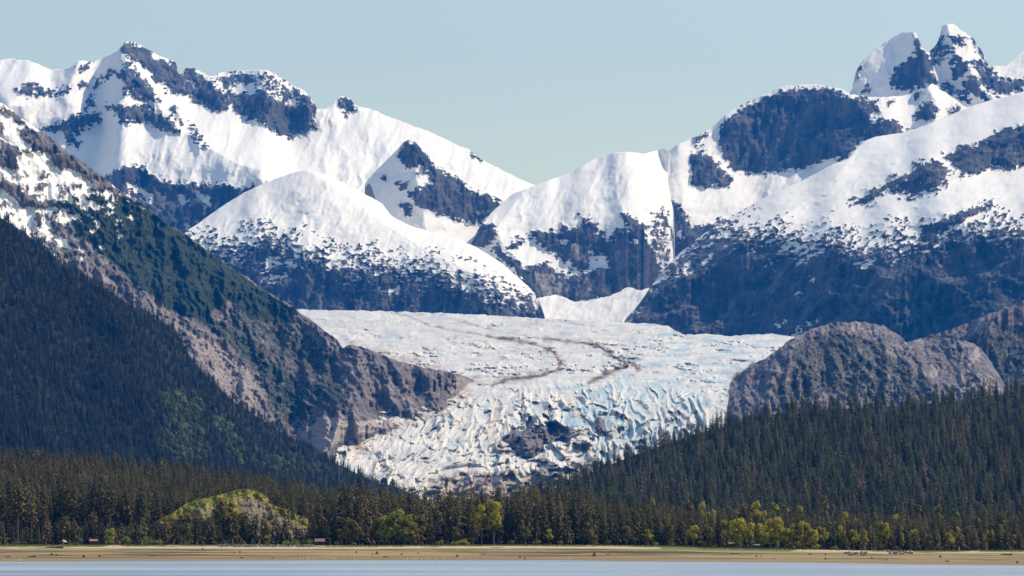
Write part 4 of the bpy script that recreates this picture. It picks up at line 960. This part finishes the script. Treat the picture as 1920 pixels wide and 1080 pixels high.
# yellow and green broadleaf trees: column, top row, foot row, width in pixels, colour, distance
DEC = [(206, 990, 1020, 18, 'g', 1662), (237, 1006, 1021, 12, 'g', 1660), (320, 965, 1016, 26, 'o', 1700), (345, 958, 1016, 24, 'o', 1703), (372, 965, 1016, 20, 'o', 1701), (395, 975, 1018, 20, 'g', 1698), (425, 932, 1012, 44, 'o', 1704), (447, 955, 1012, 22, 'o', 1700),
       (660, 970, 1020, 28, 'o', 1660), (712, 966, 1020, 34, 'o', 1668), (738, 954, 1021, 40, 'g', 1659), (758, 964, 1021, 32, 'g', 1657), (720, 966, 1021, 28, 'g', 1661), (773, 980, 1021, 20, 'o', 1656), (730, 986, 1021, 15, 'y', 1657), (748, 990, 1021, 12, 'y', 1658), (815, 946, 1018, 24, 'o', 1692), (786, 962, 1020, 22, 'o', 1664),
       (903, 948, 1020, 20, 'y', 1668), (926, 933, 1018, 30, 'y', 1670), (888, 975, 1020, 15, 'o', 1662),
       (1364, 972, 1026, 22, 'y', 1660), (1385, 970, 1026, 28, 'y', 1662), (1407, 976, 1026, 18, 'y', 1658), (1430, 980, 1027, 22, 'y', 1660), (1453, 968, 1028, 32, 'y', 1664), (1472, 988, 1028, 18, 'y', 1658), (1487, 984, 1028, 14, 'y', 1660), (1507, 976, 1029, 26, 'y', 1662), (1525, 990, 1029, 18, 'y', 1658),
       (1541, 985, 1029, 17, 'y', 1676), (1575, 987, 1030, 14, 'y', 1680), (1601, 990, 1031, 14, 'y', 1664), (1656, 975, 1031, 22, 'y', 1682), (1633, 988, 1031, 9, 'y', 1690), (1712, 990, 1031, 14, 'y', 1690), (1815, 984, 1030, 18, 'o', 1700), (1875, 985, 1030, 14, 'o', 1705),
       (1290, 944, 1018, 22, 'o', 1960), (1319, 944, 1018, 20, 'y', 1960), (1337, 958, 1020, 16, 'y', 1900), (1365, 952, 1018, 18, 'o', 1960), (1395, 946, 1018, 22, 'o', 1980), (1420, 943, 1018, 22, 'y', 1990), (1449, 945, 1018, 20, 'y', 1980), (1470, 949, 1018, 18, 'o', 1980), (1224, 937, 1016, 14, 'y', 2100), (1262, 950, 1016, 18, 'o', 2000), (1200, 955, 1016, 16, 'o', 2000),
       (1546, 943, 1016, 16, 'o', 2150), (1718, 948, 1016, 20, 'o', 2100), (1760, 950, 1016, 20, 'o', 2100), (1788, 956, 1016, 18, 'o', 2050), (1847, 956, 1016, 16, 'o', 2050), (1605, 974, 1020, 12, 'y', 1850), (1560, 975, 1020, 18, 'o', 1850), (1735, 978, 1022, 10, 'y', 1800), (1772, 984, 1022, 12, 'o', 1800), (1586, 962, 1018, 14, 'y', 1900), (1640, 968, 1018, 12, 'o', 1900), (1680, 966, 1018, 16, 'y', 1920), (1830, 970, 1018, 14, 'y', 1880), (1500, 950, 1018, 18, 'y', 1980), (1380, 958, 1018, 14, 'y', 1930), (1435, 960, 1018, 16, 'y', 1930), (1855, 992, 1028, 14, 'y', 1690), (1795, 990, 1028, 12, 'y', 1690), (1690, 1000, 1030, 10, 'y', 1680), (1150, 965, 1016, 14, 'o', 1850), (1080, 960, 1016, 14, 'o', 1800), (985, 985, 1020, 14, 'o', 1664), (1030, 990, 1020, 12, 'y', 1663), (1110, 992, 1020, 14, 'o', 1662), (1175, 985, 1021, 14, 'o', 1664), (1215, 990, 1021, 12, 'y', 1663), (1255, 980, 1022, 16, 'o', 1662), (1300, 982, 1024, 16, 'y', 1661), (1332, 985, 1025, 14, 'o', 1660), (1620, 995, 1031, 12, 'y', 1661), (1740, 1000, 1031, 12, 'o', 1660), (1780, 996, 1030, 14, 'y', 1661), (1900, 1000, 1030, 12, 'o', 1660), (855, 985, 1020, 14, 'o', 1662), (640, 990, 1020, 14, 'o', 1661)]
TONE = {'y': "yellow green leafy tree", 'g': "fresh green leafy tree", 'o': "olive budding tree"}
for i, (px, top, foot, w, m, Y) in enumerate(DEC):
    z = float(ztop(np.array([px]))[0])
    hpx = HZ - (z - CZ) * F / Y - top
    H = hpx * Y / F; W = w * Y / F
    k = 3 if W / H > 0.62 else 1 if W / H > 0.45 else 0 if W / H > 0.33 else 2
    w0 = [4.6, 6.5, 3.6, 8.5][k]
    size = "large" if w > 30 else "slender" if W / H < 0.3 else "small" if hpx < 36 else "medium"
    where = landmark(px) if Y < 1750 else "amid dark forest, " + landmark(px)
    place("broadleaf_tree", (px - 960) / F * Y, Y, z, rng.random() * 6.28, W / w0 * 1.18, H / 12.0 * 1.05, [("crown", LEAF_CROWN[(m, k)]), ("trunk", LEAF_TRUNK[k])], f"{size} {TONE[m]}, {where}", "tree", "broadleaf trees along the shore")

# bushes at the top of the beach
for i, (px, w, h, m) in enumerate([(282, 26, 11, 'g'), (300, 16, 9, 'g'), (30, 14, 6, 'o'), (44, 12, 6, 'o'), (350, 8, 6, 'g'), (540, 16, 8, 'g'), (556, 14, 9, 'g'), (502, 12, 7, 'o'), (663, 10, 6, 'g'), (828, 14, 8, 'g'), (868, 22, 10, 'y'), (850, 10, 6, 'g'), (820, 10, 7, 'o'), (958, 12, 8, 'o'), (1006, 14, 9, 'o'), (1050, 10, 7, 'o'), (1115, 12, 8, 'o'), (1140, 14, 9, 'o'), (1262, 7, 6, 'g'), (1322, 12, 8, 'g'), (1340, 10, 6, 'g'), (1505, 30, 15, 'y'), (1530, 14, 10, 'y'), (1486, 10, 6, 'g'), (1565, 12, 7, 'g'), (1680, 12, 8, 'o'), (1760, 14, 10, 'o'), (580, 14, 10, 'g'), (632, 12, 8, 'o'), (1230, 10, 6, 'g'), (206, 16, 9, 'g'), (420, 12, 7, 'o')]):
    Y = 1654 + rng.uniform(0, 6); z = float(ztop(np.array([px]))[0]); k = i % 2
    tone = {'y': "bright yellow green", 'g': "green", 'o': "dull olive"}[m]
    place("bush", (px - 960) / F * Y, Y, z, rng.random() * 6.28, w * Y / F / 4.2 * 1.1, h * Y / F / 3.0 * 1.15, [("foliage", BUSH_MESH[(m, k)]), ("stems", BUSH_STEM[k])], f"{'wide' if w > 20 else 'small'} {tone} beach bush, {landmark(px)}", "bush", "bushes along the top of the beach")

# ------------------------------------------------------------------ the forest masses, one object each
def proto(name, crown, trunk, mats):
    vf = merge(crown, trunk); me = mesh_only(name, vf, mats, len(crown[1]))
    return bpy.data.objects.new(name, me)
PROTO_S = [proto("forest_spruce", c, t, [M_SPRUCE, M_BARK]) for c, t in SPR]
PROTO_B = [proto("forest_spruce", c, t, [M_SPRUCE, M_BARK]) for c, t in BARE]
PROTO_F = [proto("forest_spruce", c, t, [M_SPRUCE_FAR, M_BARK]) for c, t in SPR]
PROTO_H = [proto("forest_spruce", c, t, [M_SPRUCE_HILL, M_BARK]) for c, t in SPR]
PROTO_L = [proto("forest_broadleaf", LEAFY[k][0], LEAFY[k][1], [M_LEAF_G, M_BARK]) for k in (0, 1, 3)]
PROTO_U = [proto("forest_broadleaf", LEAFY[k][0], LEAFY[k][1], [M_LEAF_FAR, M_BARK]) for k in (0, 1, 3)]

def forest(name, pts, scales, protos, label, cat="forest"):
    pts = np.asarray(pts, float); n = len(pts)
    me = bpy.data.meshes.new(name); me.from_pydata(pts.tolist(), [], [])
    r = np.random.RandomState(n)
    for nm, v in (("sc", np.asarray(scales)), ("wd", np.asarray(scales) * r.uniform(0.9, 1.3, n)), ("rz", r.uniform(0, 6.28, n))):
        at = me.attributes.new(nm, 'FLOAT', 'POINT'); at.data.foreach_set("value", v.astype(np.float32))
    at = me.attributes.new("ix", 'INT', 'POINT'); at.data.foreach_set("value", r.randint(0, len(protos), n).astype(np.int32))
    o = bpy.data.objects.new(name, me); COL.objects.link(o)
    ng = bpy.data.node_groups.new(name, 'GeometryNodeTree')
    ng.interface.new_socket("Geometry", in_out='INPUT', socket_type='NodeSocketGeometry')
    ng.interface.new_socket("Geometry", in_out='OUTPUT', socket_type='NodeSocketGeometry')
    N = ng.nodes; gi = N.new("NodeGroupInput"); go = N.new("NodeGroupOutput")
    jn = N.new("GeometryNodeJoinGeometry")
    for p in protos:
        ob = N.new("GeometryNodeObjectInfo"); ob.inputs["Object"].default_value = p; ob.inputs["As Instance"].default_value = True
        ng.links.new(ob.outputs["Geometry"], jn.inputs[0])
    iop = N.new("GeometryNodeInstanceOnPoints")
    iop.inputs["Pick Instance"].default_value = True
    def named(nm, typ):
        a_ = N.new("GeometryNodeInputNamedAttribute"); a_.data_type = typ; a_.inputs["Name"].default_value = nm
        return a_.outputs["Attribute"]
    cx = N.new("ShaderNodeCombineXYZ"); s_, w_ = named("sc", 'FLOAT'), named("wd", 'FLOAT')
    ng.links.new(w_, cx.inputs[0]); ng.links.new(w_, cx.inputs[1]); ng.links.new(s_, cx.inputs[2])
    rx = N.new("ShaderNodeCombineXYZ"); ng.links.new(named("rz", 'FLOAT'), rx.inputs[2])
    ng.links.new(gi.outputs[0], iop.inputs["Points"]); ng.links.new(jn.outputs[0], iop.inputs["Instance"])
    ng.links.new(named("ix", 'INT'), iop.inputs["Instance Index"])
    ng.links.new(rx.outputs[0], iop.inputs["Rotation"]); ng.links.new(cx.outputs[0], iop.inputs["Scale"])
    ng.links.new(iop.outputs[0], go.inputs[0])
    md = o.modifiers.new("trees", 'NODES'); md.node_group = ng
    tag(o, label, cat, kind="stuff")
    return o

R = np.random.RandomState(5)
def jgrid(x0, x1, y0, y1, dx, dy):
    gx, gy = np.meshgrid(np.arange(x0, x1, dx), np.arange(y0, y1, dy))
    gx = gx + R.uniform(-1, 1, gx.shape) * dx; gy = gy + R.uniform(-1, 1, gy.shape) * dy
    return gx.ravel(), gy.ravel()
def in_poly(px, py, poly):
    return seg_dist(px, py, poly, True)[1]

# left spur
px, py = jgrid(-400, 760, 270, 985, 5.4, 6.0)
ok = (py > np.interp(px, L_SPUR['u'], L_SPUR['cp'])) & (py < 985)
LEAFPATCH = [[(300, 745), (350, 735), (385, 760), (370, 800), (400, 860), (330, 870), (300, 850), (320, 790)], [(395, 770), (430, 800), (460, 850), (450, 880), (420, 860), (400, 810)], [(470, 830), (520, 870), (600, 880), (640, 890), (520, 895), (470, 870)], [(700, 895), (760, 888), (770, 915), (700, 915)]]
leaf = np.zeros(px.shape, bool)
for p in LEAFPATCH: leaf |= in_poly(px, py, p) & (R.rand(len(px)) < 0.68)
sel = ok & ~leaf
P_ = sample(L_SPUR, px[sel], py[sel])
forest("spruce_forest", P_, R.uniform(0.5, 1.0, len(P_)) * 0.9, PROTO_F, "dense dark blue green spruce forest on the steep left spur")
sel = ok & leaf
P_ = sample(L_SPUR, px[sel], py[sel])
forest("broadleaf_thicket", P_, R.uniform(0.7, 1.5, len(P_)), PROTO_U, "pale green broadleaf thickets low on the wooded spur", "thicket")
# right hill
px, py = jgrid(960, 2520, 725, 1010, 9.4, 8.8)
ok = (py > np.interp(px, L_RIGHT['u'], L_RIGHT['cp']) - 2)
P_ = sample(L_RIGHT, px[ok], py[ok])
forest("spruce_forest", P_, np.where(R.rand(len(P_)) < 0.15, 1.15, 1.0) * R.uniform(0.5, 1.02, len(P_)), PROTO_H, "tall dark spruce forest covering the hill at the right")
# left rise
px, py = jgrid(-480, 690, 880, 1012, 5.5, 4.6)
ok = (py > np.interp(px, L_LOW['u'], L_LOW['cp']))
P_ = sample(L_LOW, px[ok], py[ok])
keep = P_[:, 1] > 1790
forest("spruce_forest", P_[keep], R.uniform(0.75, 1.12, keep.sum()), PROTO_S + PROTO_B, "olive topped spruce forest on the low rise behind the mound")
# plain
yy = R.uniform(1722, 3000, 7000); pxs = R.uniform(540, 2500, 7000)
yy = np.sort(yy)
hh = np.interp(pxs, [540, 600, 640, 720, 800, 1000, 1080, 1200, 1400, 2000], [22, 30, 37, 36, 33, 36, 33, 27, 23, 22]) * np.interp(yy, [1722, 1900, 2400, 3000], [1, 1, 0.9, 0.85]) * R.uniform(0.72, 1.08, 7000)
P_ = np.stack([(pxs - 960) / F * yy, yy, ztop(pxs)], -1)
forest("spruce_forest", P_, hh / 30.0, PROTO_S, "brownish dark spruce forest on the level ground behind the shore trees")
# brush and small trees scattered on the left mountainside
px, py = R.uniform(100, 640, 9000), R.uniform(340, 800, 9000)
VEGP = [[(130, 380), (200, 355), (270, 385), (400, 480), (540, 575), (560, 605), (470, 600), (430, 560), (380, 595), (330, 590), (250, 530), (160, 450)], [(430, 590), (520, 590), (600, 640), (560, 700), (480, 660)]]
sel = in_poly(px, py, VEGP[0]) & (fbm(px / 40, py / 40, 77, 3) > 0.05) | in_poly(px, py, VEGP[1]) & (R.rand(len(px)) < 0.16)
sel &= py > np.interp(px, L_LEFT['u'], L_LEFT['cp']) + 5
P_ = sample(L_LEFT, px[sel], py[sel])
forest("mountain_brush", P_, R.uniform(0.22, 0.5, len(P_)), PROTO_F, "dark green brush and stunted trees on the left mountainside", "brush")
# brush on the rock hill by the glacier
px, py = R.uniform(1385, 1860, 4200), R.uniform(610, 800, 4200)
sel = (fbm(px / 45, py / 30, 79, 3) > 0.12) & (py > np.interp(px, L_KNOLL['u'], L_KNOLL['cp']) + 4)
P_ = sample(L_KNOLL, px[sel], py[sel])
forest("hill_brush", P_, R.uniform(0.10, 0.26, len(P_)), PROTO_F + PROTO_U, "dark green brush dotted over the rock hill beside the glacier", "brush")
# brush on top of the mound
px, py = jgrid(285, 575, 915, 995, 4, 4)
ok = (py > np.interp(px, L_MOUND['u'], L_MOUND['cp']) + 0.5) & (py < np.interp(px, L_MOUND['u'], L_MOUND['cp']) + 14) & (R.rand(len(px)) < 0.8)
P_ = sample(L_MOUND, px[ok], py[ok])
forest("mound_scrub", P_, R.uniform(0.06, 0.14, len(P_)), [PROTO_L[1], PROTO_L[2]], "low green scrub on the crest of the rock mound", "scrub")

# ------------------------------------------------------------------ small things on the shore
# beach grass
gv, gf = [], []
for i in range(9000):
    px = rng.uniform(-60, 1980); ga = float(grass_amount(np.array([px]))[0])
    if rng.random() > ga: continue
    Y = YTOP - rng.random() ** 1.5 * 38 + 2; c = int(np.clip(round((px - bu[0]) / 4.0), 0, len(bu) - 1))
    z = float(np.interp(Y, BY[:, c], BZ[:, c])); x = (px - 960) / F * Y
    for k in range(3):
        a2 = rng.random() * 6.28; w = rng.uniform(0.10, 0.2); h = rng.uniform(0.3, 0.75); i0 = len(gv)
        dx, dy = math.cos(a2) * w, math.sin(a2) * w
        ox, oy = rng.uniform(-0.4, 0.4), rng.uniform(-0.4, 0.4)
        gv += [(x + ox - dx, Y + oy - dy, z - 0.05), (x + ox + dx, Y + oy + dy, z - 0.05), (x + ox + rng.uniform(-0.2, 0.2), Y + oy, z + h)]
        gf.append((i0, i0 + 1, i0 + 2))
tg = NT("beach_grass_blades"); tg.color(tg.mix(tg.noise(tg.coord(), 0.15, 3), (0.085, 0.105, 0.025), (0.21, 0.205, 0.06)))
o = mesh_obj("beach_grass", gv, gf, tg.m); tag(o, "strip of green beach grass along the top of the beach", "grass", kind="stuff")

# rocks of the low bank below the mound
def boulder_vf(seed, r):
    rd = random.Random(seed); V, Fc = [], []
    for j in range(5):
        ph = -1.2 + 2.4 * j / 4
        for k in range(7):
            a2 = 6.283 * k / 7 + j * 0.3; q = r * rd.uniform(0.75, 1.15)
            V.append((math.cos(a2) * math.cos(ph) * q, math.sin(a2) * math.cos(ph) * q, math.sin(ph) * q * 0.7))
    for j in range(4):
        for k in range(7):
            a2 = j * 7 + k; b2 = j * 7 + (k + 1) % 7
            Fc.append((a2, b2, b2 + 7, a2 + 7))
    Fc.append(tuple(range(6, -1, -1))); Fc.append(tuple(range(28, 35)))
    return V, Fc
def rock_bank(name, ranges, n, label):
    vs, fs = [], []
    for i in range(n):
        x0, x1, p0, p1 = rng.choice(ranges)
        px, py = rng.uniform(x0, x1), rng.uniform(p0, p1); p = beach_at(px, py); r = rng.uniform(0.35, 0.95)
        v, f = boulder_vf(i, r); n0 = len(vs)
        vs += [(a_ + p.x, b_ + p.y, c_ + p.z + r * 0.25) for a_, b_, c_ in v]; fs += [tuple(q + n0 for q in t_) for t_ in f]
    t = NT(name); t.color(t.mix(t.noise(t.coord(), 0.7, 3), (0.06, 0.05, 0.048), (0.23, 0.20, 0.185))); t.rough(0.9)
    o = mesh_obj(name, vs, fs, t.m); tag(o, label, "rocks", kind="stuff")
rock_bank("rock_bank", [(410, 590, 1021, 1026)], 260, "low bank of dark boulders at the top of the beach below the mound")
rock_bank("rock_pile", [(1585, 1626, 1036, 1042), (1660, 1710, 1032, 1040)], 90, "scattered boulders and rubble on the beach below the right hand woods")

# driftwood
def log_vf(seed, L, r, root=True, snag=0):
    rd = random.Random(seed)
    path = [(-L / 2 + L * k / 5, rd.uniform(-0.08, 0.08) * L, r * 0.7 + rd.uniform(0, 0.10) * L * 0.3) for k in range(6)]
    parts = [tube(path, [r * (1 - 0.12 * k) * rd.uniform(0.85, 1.15) for k in range(5, -1, -1)], 7)]
    if root:
        e0 = Vector(path[-1])
        for k in range(7):
            a2 = k * 0.9 + rd.random(); q = r * rd.uniform(1.6, 2.6)
            parts.append(tube([tuple(e0 - Vector((0.2 * r, 0, 0))), tuple(e0 + Vector((r * 0.5, math.cos(a2) * q * 0.6, math.sin(a2) * q * 0.6))), tuple(e0 + Vector((r * 0.6, math.cos(a2) * q, max(-r * 0.6, math.sin(a2) * q))))], [r * 0.45, r * 0.3, r * 0.1], 5))
    for k in range(snag):
        p = Vector(path[rd.randrange(1, 5)]); parts.append(tube([tuple(p), tuple(p + Vector((rd.uniform(-0.5, 0.5), rd.uniform(-0.3, 0.3), r * rd.uniform(1.8, 3.4))))], [r * 0.35, r * 0.12], 5))
    return merge(*parts)
def stump_vf(seed, r, h):
    rd = random.Random(seed)
    parts = [tube([(0, 0, -0.2), (rd.uniform(-.1, .1), 0, h * 0.5), (rd.uniform(-.2, .2), 0, h)], [r * 1.15, r * 0.8, r * 0.65], 8)]
    for k in range(6):
        a2 = k * 1.05 + rd.random() * 0.5; q = r * rd.uniform(1.5, 2.4)
        parts.append(tube([(0, 0, h * 0.35), (math.cos(a2) * q * 0.6, math.sin(a2) * q * 0.6, h * 0.2), (math.cos(a2) * q, math.sin(a2) * q, -0.1)], [r * 0.5, r * 0.32, r * 0.12], 5))
    return merge(*parts)
DRIFT = [(100, 1028, 'l', 34, 1, "long dark driftwood log with a root wad at its right end"), (14, 1045, 'l', 12, 0, "dark driftwood log on wet sand near the left edge"), (60, 1044, 'l', 14, 1, "knobbly driftwood log on the wet sand at the far left"), (97, 1041, 's', 5, 0, "small dark stump left of centre of the left beach"), (106, 1042, 's', 4, 0, "tiny stump just right of another small stump at the left"),
         (157, 1045, 's', 6, 0, "squat dark stump below the red roofed shelter"), (187, 1044, 's', 4, 0, "upright little stump right of the squat dark one"), (285, 1043, 'l', 14, 1, "driftwood log below the left end of the mound"), (380, 1030, 's', 4, 0, "dark stump high on the beach left of the boulder bank"), (436, 1037, 'l', 8, 1, "branching driftwood below the boulder bank"), (450, 1036, 's', 4, 0, "dark stump beside the branching driftwood"), (453, 1046, 'l', 6, 0, "short log low on the beach below the mound"), (510, 1047, 'l', 5, 0, "small log near the water below the mound's right end"),
         (668, 1037, 's', 4, 0, "small dark stump left of the round green tree's foot"), (698, 1040, 's', 3, 0, "little stump left of the reddish stump"), (707, 1039, 's', 6, 0, "broad reddish dark stump below the round green tree"), (722, 1045, 'l', 11, 0, "flat driftwood log low on the beach below the round green tree"), (753, 1040, 's', 4, 0, "dark stump right of the flat log"), (784, 1038, 's', 3, 0, "tiny stump on the upper beach, centre left"), (857, 1044, 's', 5, 0, "black stump at mid beach below the golden trees"), (904, 1040, 'l', 11, 2, "dark log with an upright snag at the middle of the beach"), (975, 1046, 's', 4, 0, "small stump near the water at the middle"), (984, 1048, 's', 4, 0, "lowest small stump near the water at the middle"),
         (1114, 1043, 's', 8, 0, "large pointed stump on the beach right of the middle"), (1140, 1041, 's', 3, 0, "tiny stump right of the large pointed stump"), (1377, 1039, 'l', 16, 2, "tangled root wads below the yellow trees"), (1418, 1044, 's', 4, 0, "small stump right of the tangled root wads"), (1427, 1044, 's', 3, 0, "second small stump right of the tangled root wads"), (1452, 1048, 's', 3, 0, "tiny stump low on the sand below the yellow trees"), (1518, 1040, 'l', 7, 1, "short root log below the yellow bush"), (1548, 1041, 's', 4, 0, "dark stump right of the short root log"), (1548, 1049, 's', 4, 0, "lone stump near the water right of the yellow trees"), (1635, 1047, 's', 4, 0, "dark stump on the green tidal sand at the right"), (1662, 1050, 's', 3, 0, "little upright stump by the water at the right"), (1763, 1045, 's', 5, 0, "stump on the green tidal band at the far right"), (1775, 1053, 'l', 7, 1, "root log close to the water at the far right"), (1907, 1055, 's', 5, 0, "stump by the water at the right edge")]
for i, (px, py, kd, w, fl, lab) in enumerate(DRIFT):
    p = beach_at(px, py); wm = w * p.y / F
    if kd == 'l': vf = log_vf(i, wm, max(0.28, wm * 0.055), fl >= 1, 1 if fl == 2 else 0); nm = "driftwood_log"
    else: vf = stump_vf(i, wm * 0.36, wm * 0.85); nm = "driftwood_stump"
    o = mesh_obj(nm, vf[0], vf[1], M_DRIFT); o.location = p; o.rotation_euler = (0, 0, rng.uniform(-0.2, 0.2))
    tag(o, lab, "driftwood", "driftwood on the tidal beach")
for px, py, w, lab in [(1886, 1041, 20, "long dark log lying by the grass near the right edge"), (1700, 1038, 22, "grey log lying across the rubble at the right"), (1680, 1036, 16, "log on top of the rubble left of the grey log")]:
    p = beach_at(px, py); wm = w * p.y / F; vf = log_vf(int(px), wm, 0.4, True, 1)
    o = mesh_obj("driftwood_log", vf[0], vf[1], M_DRIFT); o.location = p; tag(o, lab, "driftwood", "driftwood on the tidal beach")

# shelters and sheds between the trees
def flat_mat(name, a, b):
    t = NT(name); t.color(t.mix(t.noise(t.coord((1, 1, 1)), 1.3, 4), a, b)); t.rough(0.7); return t.m
M_ROOF_R = flat_mat("faded_red_roof", (0.33, 0.15, 0.12), (0.42, 0.21, 0.17)); M_ROOF_B = flat_mat("brown_roof", (0.17, 0.105, 0.08), (0.25, 0.16, 0.125)); M_ROOF_W = flat_mat("pale_metal_roof", (0.36, 0.35, 0.33), (0.46, 0.45, 0.43)); M_POST = flat_mat("dark_timber", (0.05, 0.035, 0.025), (0.10, 0.07, 0.05))
def box_vf(x0, x1, y0, y1, z0, z1_):
    v = [(x, y, z) for z in (z0, z1_) for y in (y0, y1) for x in (x0, x1)]
    return v, [(0, 2, 3, 1), (4, 5, 7, 6), (0, 1, 5, 4), (2, 6, 7, 3), (0, 4, 6, 2), (1, 3, 7, 5)]
def shelter(px, Y, W, D, H, rise, mat, walls, rz, label):
    z = float(ztop(np.array([px]))[0])
    e_ = bpy.data.objects.new("shelter", None); COL.objects.link(e_); e_.location = ((px - 960) / F * Y, Y, z); e_.rotation_euler = (0, 0, rz); tag(e_, label, "shelter")
    w, d = W / 2 + 0.4, D / 2 + 0.5
    for s in (-1, 1):
        v = [(-w, s * d, H), (w, s * d, H), (w, 0, H + rise), (-w, 0, H + rise)]; v += [(a_, b_, c_ + 0.14) for a_, b_, c_ in v]
        mesh_obj("roof_slope", v, [(0, 1, 2, 3), (7, 6, 5, 4), (0, 4, 5, 1), (1, 5, 6, 2), (3, 2, 6, 7), (0, 3, 7, 4)], mat, e_)
    for x in (-W / 2, W / 2):
        for y in (-D / 2, D / 2):
            v, f = box_vf(x - 0.1, x + 0.1, y - 0.1, y + 0.1, -0.3, H + 0.05); mesh_obj("post", v, f, M_POST, e_)
    if walls:
        v, f = box_vf(-W / 2 + 0.15, W / 2 - 0.15, D / 2 - 0.06, D / 2 + 0.06, -0.2, H - 0.05); mesh_obj("back_wall", v, f, M_POST, e_)
    v, f = box_vf(-W / 2 + 0.6, W / 2 - 0.6, -0.4, 0.4, 0.68, 0.76); t_ = mesh_obj("table", v, f, M_POST, e_)
shelter(176, 1655, 3.9, 3.0, 2.2, 0.9, M_ROOF_R, True, 0.0, "long low shelter with a faded red roof under the left trees")
shelter(119, 1655, 2.3, 2.4, 1.6, 1.0, M_ROOF_W, True, 1.2, "small open shed with a pale sloping roof left of the red roof")
shelter(600, 1656, 5.0, 4.2, 2.2, 1.6, M_ROOF_B, True, 0.0, "open picnic shelter with a brown roof right of the rock mound")
shelter(1418, 1656, 3.0, 2.6, 1.9, 0.5, M_ROOF_W, True, 0.1, "little pale roofed shelter among the yellow trees")
shelter(1371, 1656, 3.6, 3.0, 2.4, 1.2, M_ROOF_B, True, 0.2, "brown roofed shelter at the left end of the yellow trees")

# parked car by the left bush
def car(px, Y, label):
    z = float(ztop(np.array([px]))[0]) + 0.02
    e_ = bpy.data.objects.new("parked_car", None); COL.objects.link(e_); e_.location = ((px - 960) / F * Y, Y, z); tag(e_, label, "car")
    paint = NT("dark_blue_paint"); paint.color((0.03, 0.045, 0.08)); paint.rough(0.25)
    glass = NT("car_glass"); glass.color((0.02, 0.025, 0.03)); glass.rough(0.05); rub = NT("tyre_rubber"); rub.color((0.02, 0.02, 0.02))
    prof = [(-2.2, 0.35), (-2.25, 0.75), (-2.0, 0.95), (-1.2, 1.0), (-0.6, 1.45), (0.7, 1.48), (1.5, 1.02), (2.15, 0.95), (2.25, 0.5), (2.2, 0.35)]
    n = len(prof); v = [(x, -0.85, h) for x, h in prof] + [(x, 0.85, h) for x, h in prof]
    f = [tuple(range(n)), tuple(range(2 * n - 1, n - 1, -1))] + [(i, i + n, (i + 1) % n + n, (i + 1) % n) for i in range(n)]
    mesh_obj("body", v, f, paint.m, e_)
    for s in (-1, 1):
        v = [(-1.0, s * 0.86, 1.03), (1.25, s * 0.86, 1.05), (0.62, s * 0.86, 1.4), (-0.55, s * 0.86, 1.38)]; v += [(a_, b_ + s * 0.012, c_) for a_, b_, c_ in v]
        mesh_obj("side_window", v, [(0, 1, 2, 3), (7, 6, 5, 4), (0, 4, 5, 1), (1, 5, 6, 2), (2, 6, 7, 3), (3, 7, 4, 0)], glass.m, e_)
        for x in (-1.4, 1.4):
            v, f = tube([(x, s * 0.7, 0.33), (x, s * 0.92, 0.33)], [0.33, 0.33], 14); mesh_obj("wheel", v, f, rub.m, e_)
car(283, 1651.5, "dark blue parked car in front of the green bush at the left")

# gulls at the water's edge
def gull_meshes():
    body = []
    v, f = tube([(-0.28, 0, 0.26), (-0.15, 0, 0.30), (0.05, 0, 0.31), (0.18, 0, 0.35), (0.24, 0, 0.44), (0.30, 0, 0.45)], [0.02, 0.09, 0.10, 0.07, 0.055, 0.02], 7)
    lv, lf = merge(tube([(0.0, 0.04, 0.22), (0.0, 0.04, 0.0)], [0.012, 0.012], 4), tube([(0.0, -0.04, 0.22), (0.0, -0.04, 0.0)], [0.012, 0.012], 4))
    wv, wf = merge(tube([(0.1, 0.09, 0.33), (-0.15, 0.09, 0.31), (-0.38, 0.03, 0.27)], [0.03, 0.05, 0.01], 5), tube([(0.1, -0.09, 0.33), (-0.15, -0.09, 0.31), (-0.38, -0.03, 0.27)], [0.03, 0.05, 0.01], 5))
    a_ = NT("white_feathers"); a_.color((0.82, 0.82, 0.80)); b_ = NT("grey_feathers"); b_.color((0.4, 0.41, 0.43)); c_ = NT("gull_legs"); c_.color((0.5, 0.35, 0.2))
    return mesh_only("body", (v, f), a_.m), mesh_only("wings", (wv, wf), b_.m), mesh_only("legs", (lv, lf), c_.m)
GB, GW, GL = gull_meshes()
for (x0, x1, n, where) in [(640, 700, 12, "at the water's edge left of the round green tree"), (745, 910, 34, "at the water's edge along the middle of the beach"), (1020, 1085, 10, "at the water's edge below the icefall"), (545, 640, 24, "at the water's edge right of the mound"), (0, 60, 6, "at the water's edge in the left corner")]:
    for i in range(n):
        px = rng.uniform(x0, x1); p = beach_at(px, float(waterline(np.array([px]))[0]) - rng.uniform(0.8, 3.5))
        place("gull", p.x, p.y, p.z, rng.random() * 6.28, 1.25, 1.25, [("body", GB), ("wings", GW), ("legs", GL)], "small white gull standing " + where, "bird", "gulls " + where)

# ------------------------------------------------------------------ haze
hz = NT("haze_air"); hz.t.nodes.remove(hz.b)
pv = hz.n("ShaderNodeVolumePrincipled"); pv.inputs["Color"].default_value = (*HAZE_COLOR, 1); pv.inputs["Density"].default_value = HAZE_DENSITY; pv.inputs["Anisotropy"].default_value = 0.0
hz.l(pv.outputs[0], hz.t.nodes["Material Output"].inputs["Volume"])
v, f = box_vf(-9000, 9000, -900, 21500, -1.0, 3500)
o = mesh_obj("haze", v, f, hz.m); tag(o, "thin blue air haze between the shore and the far mountains", "haze", kind="stuff")
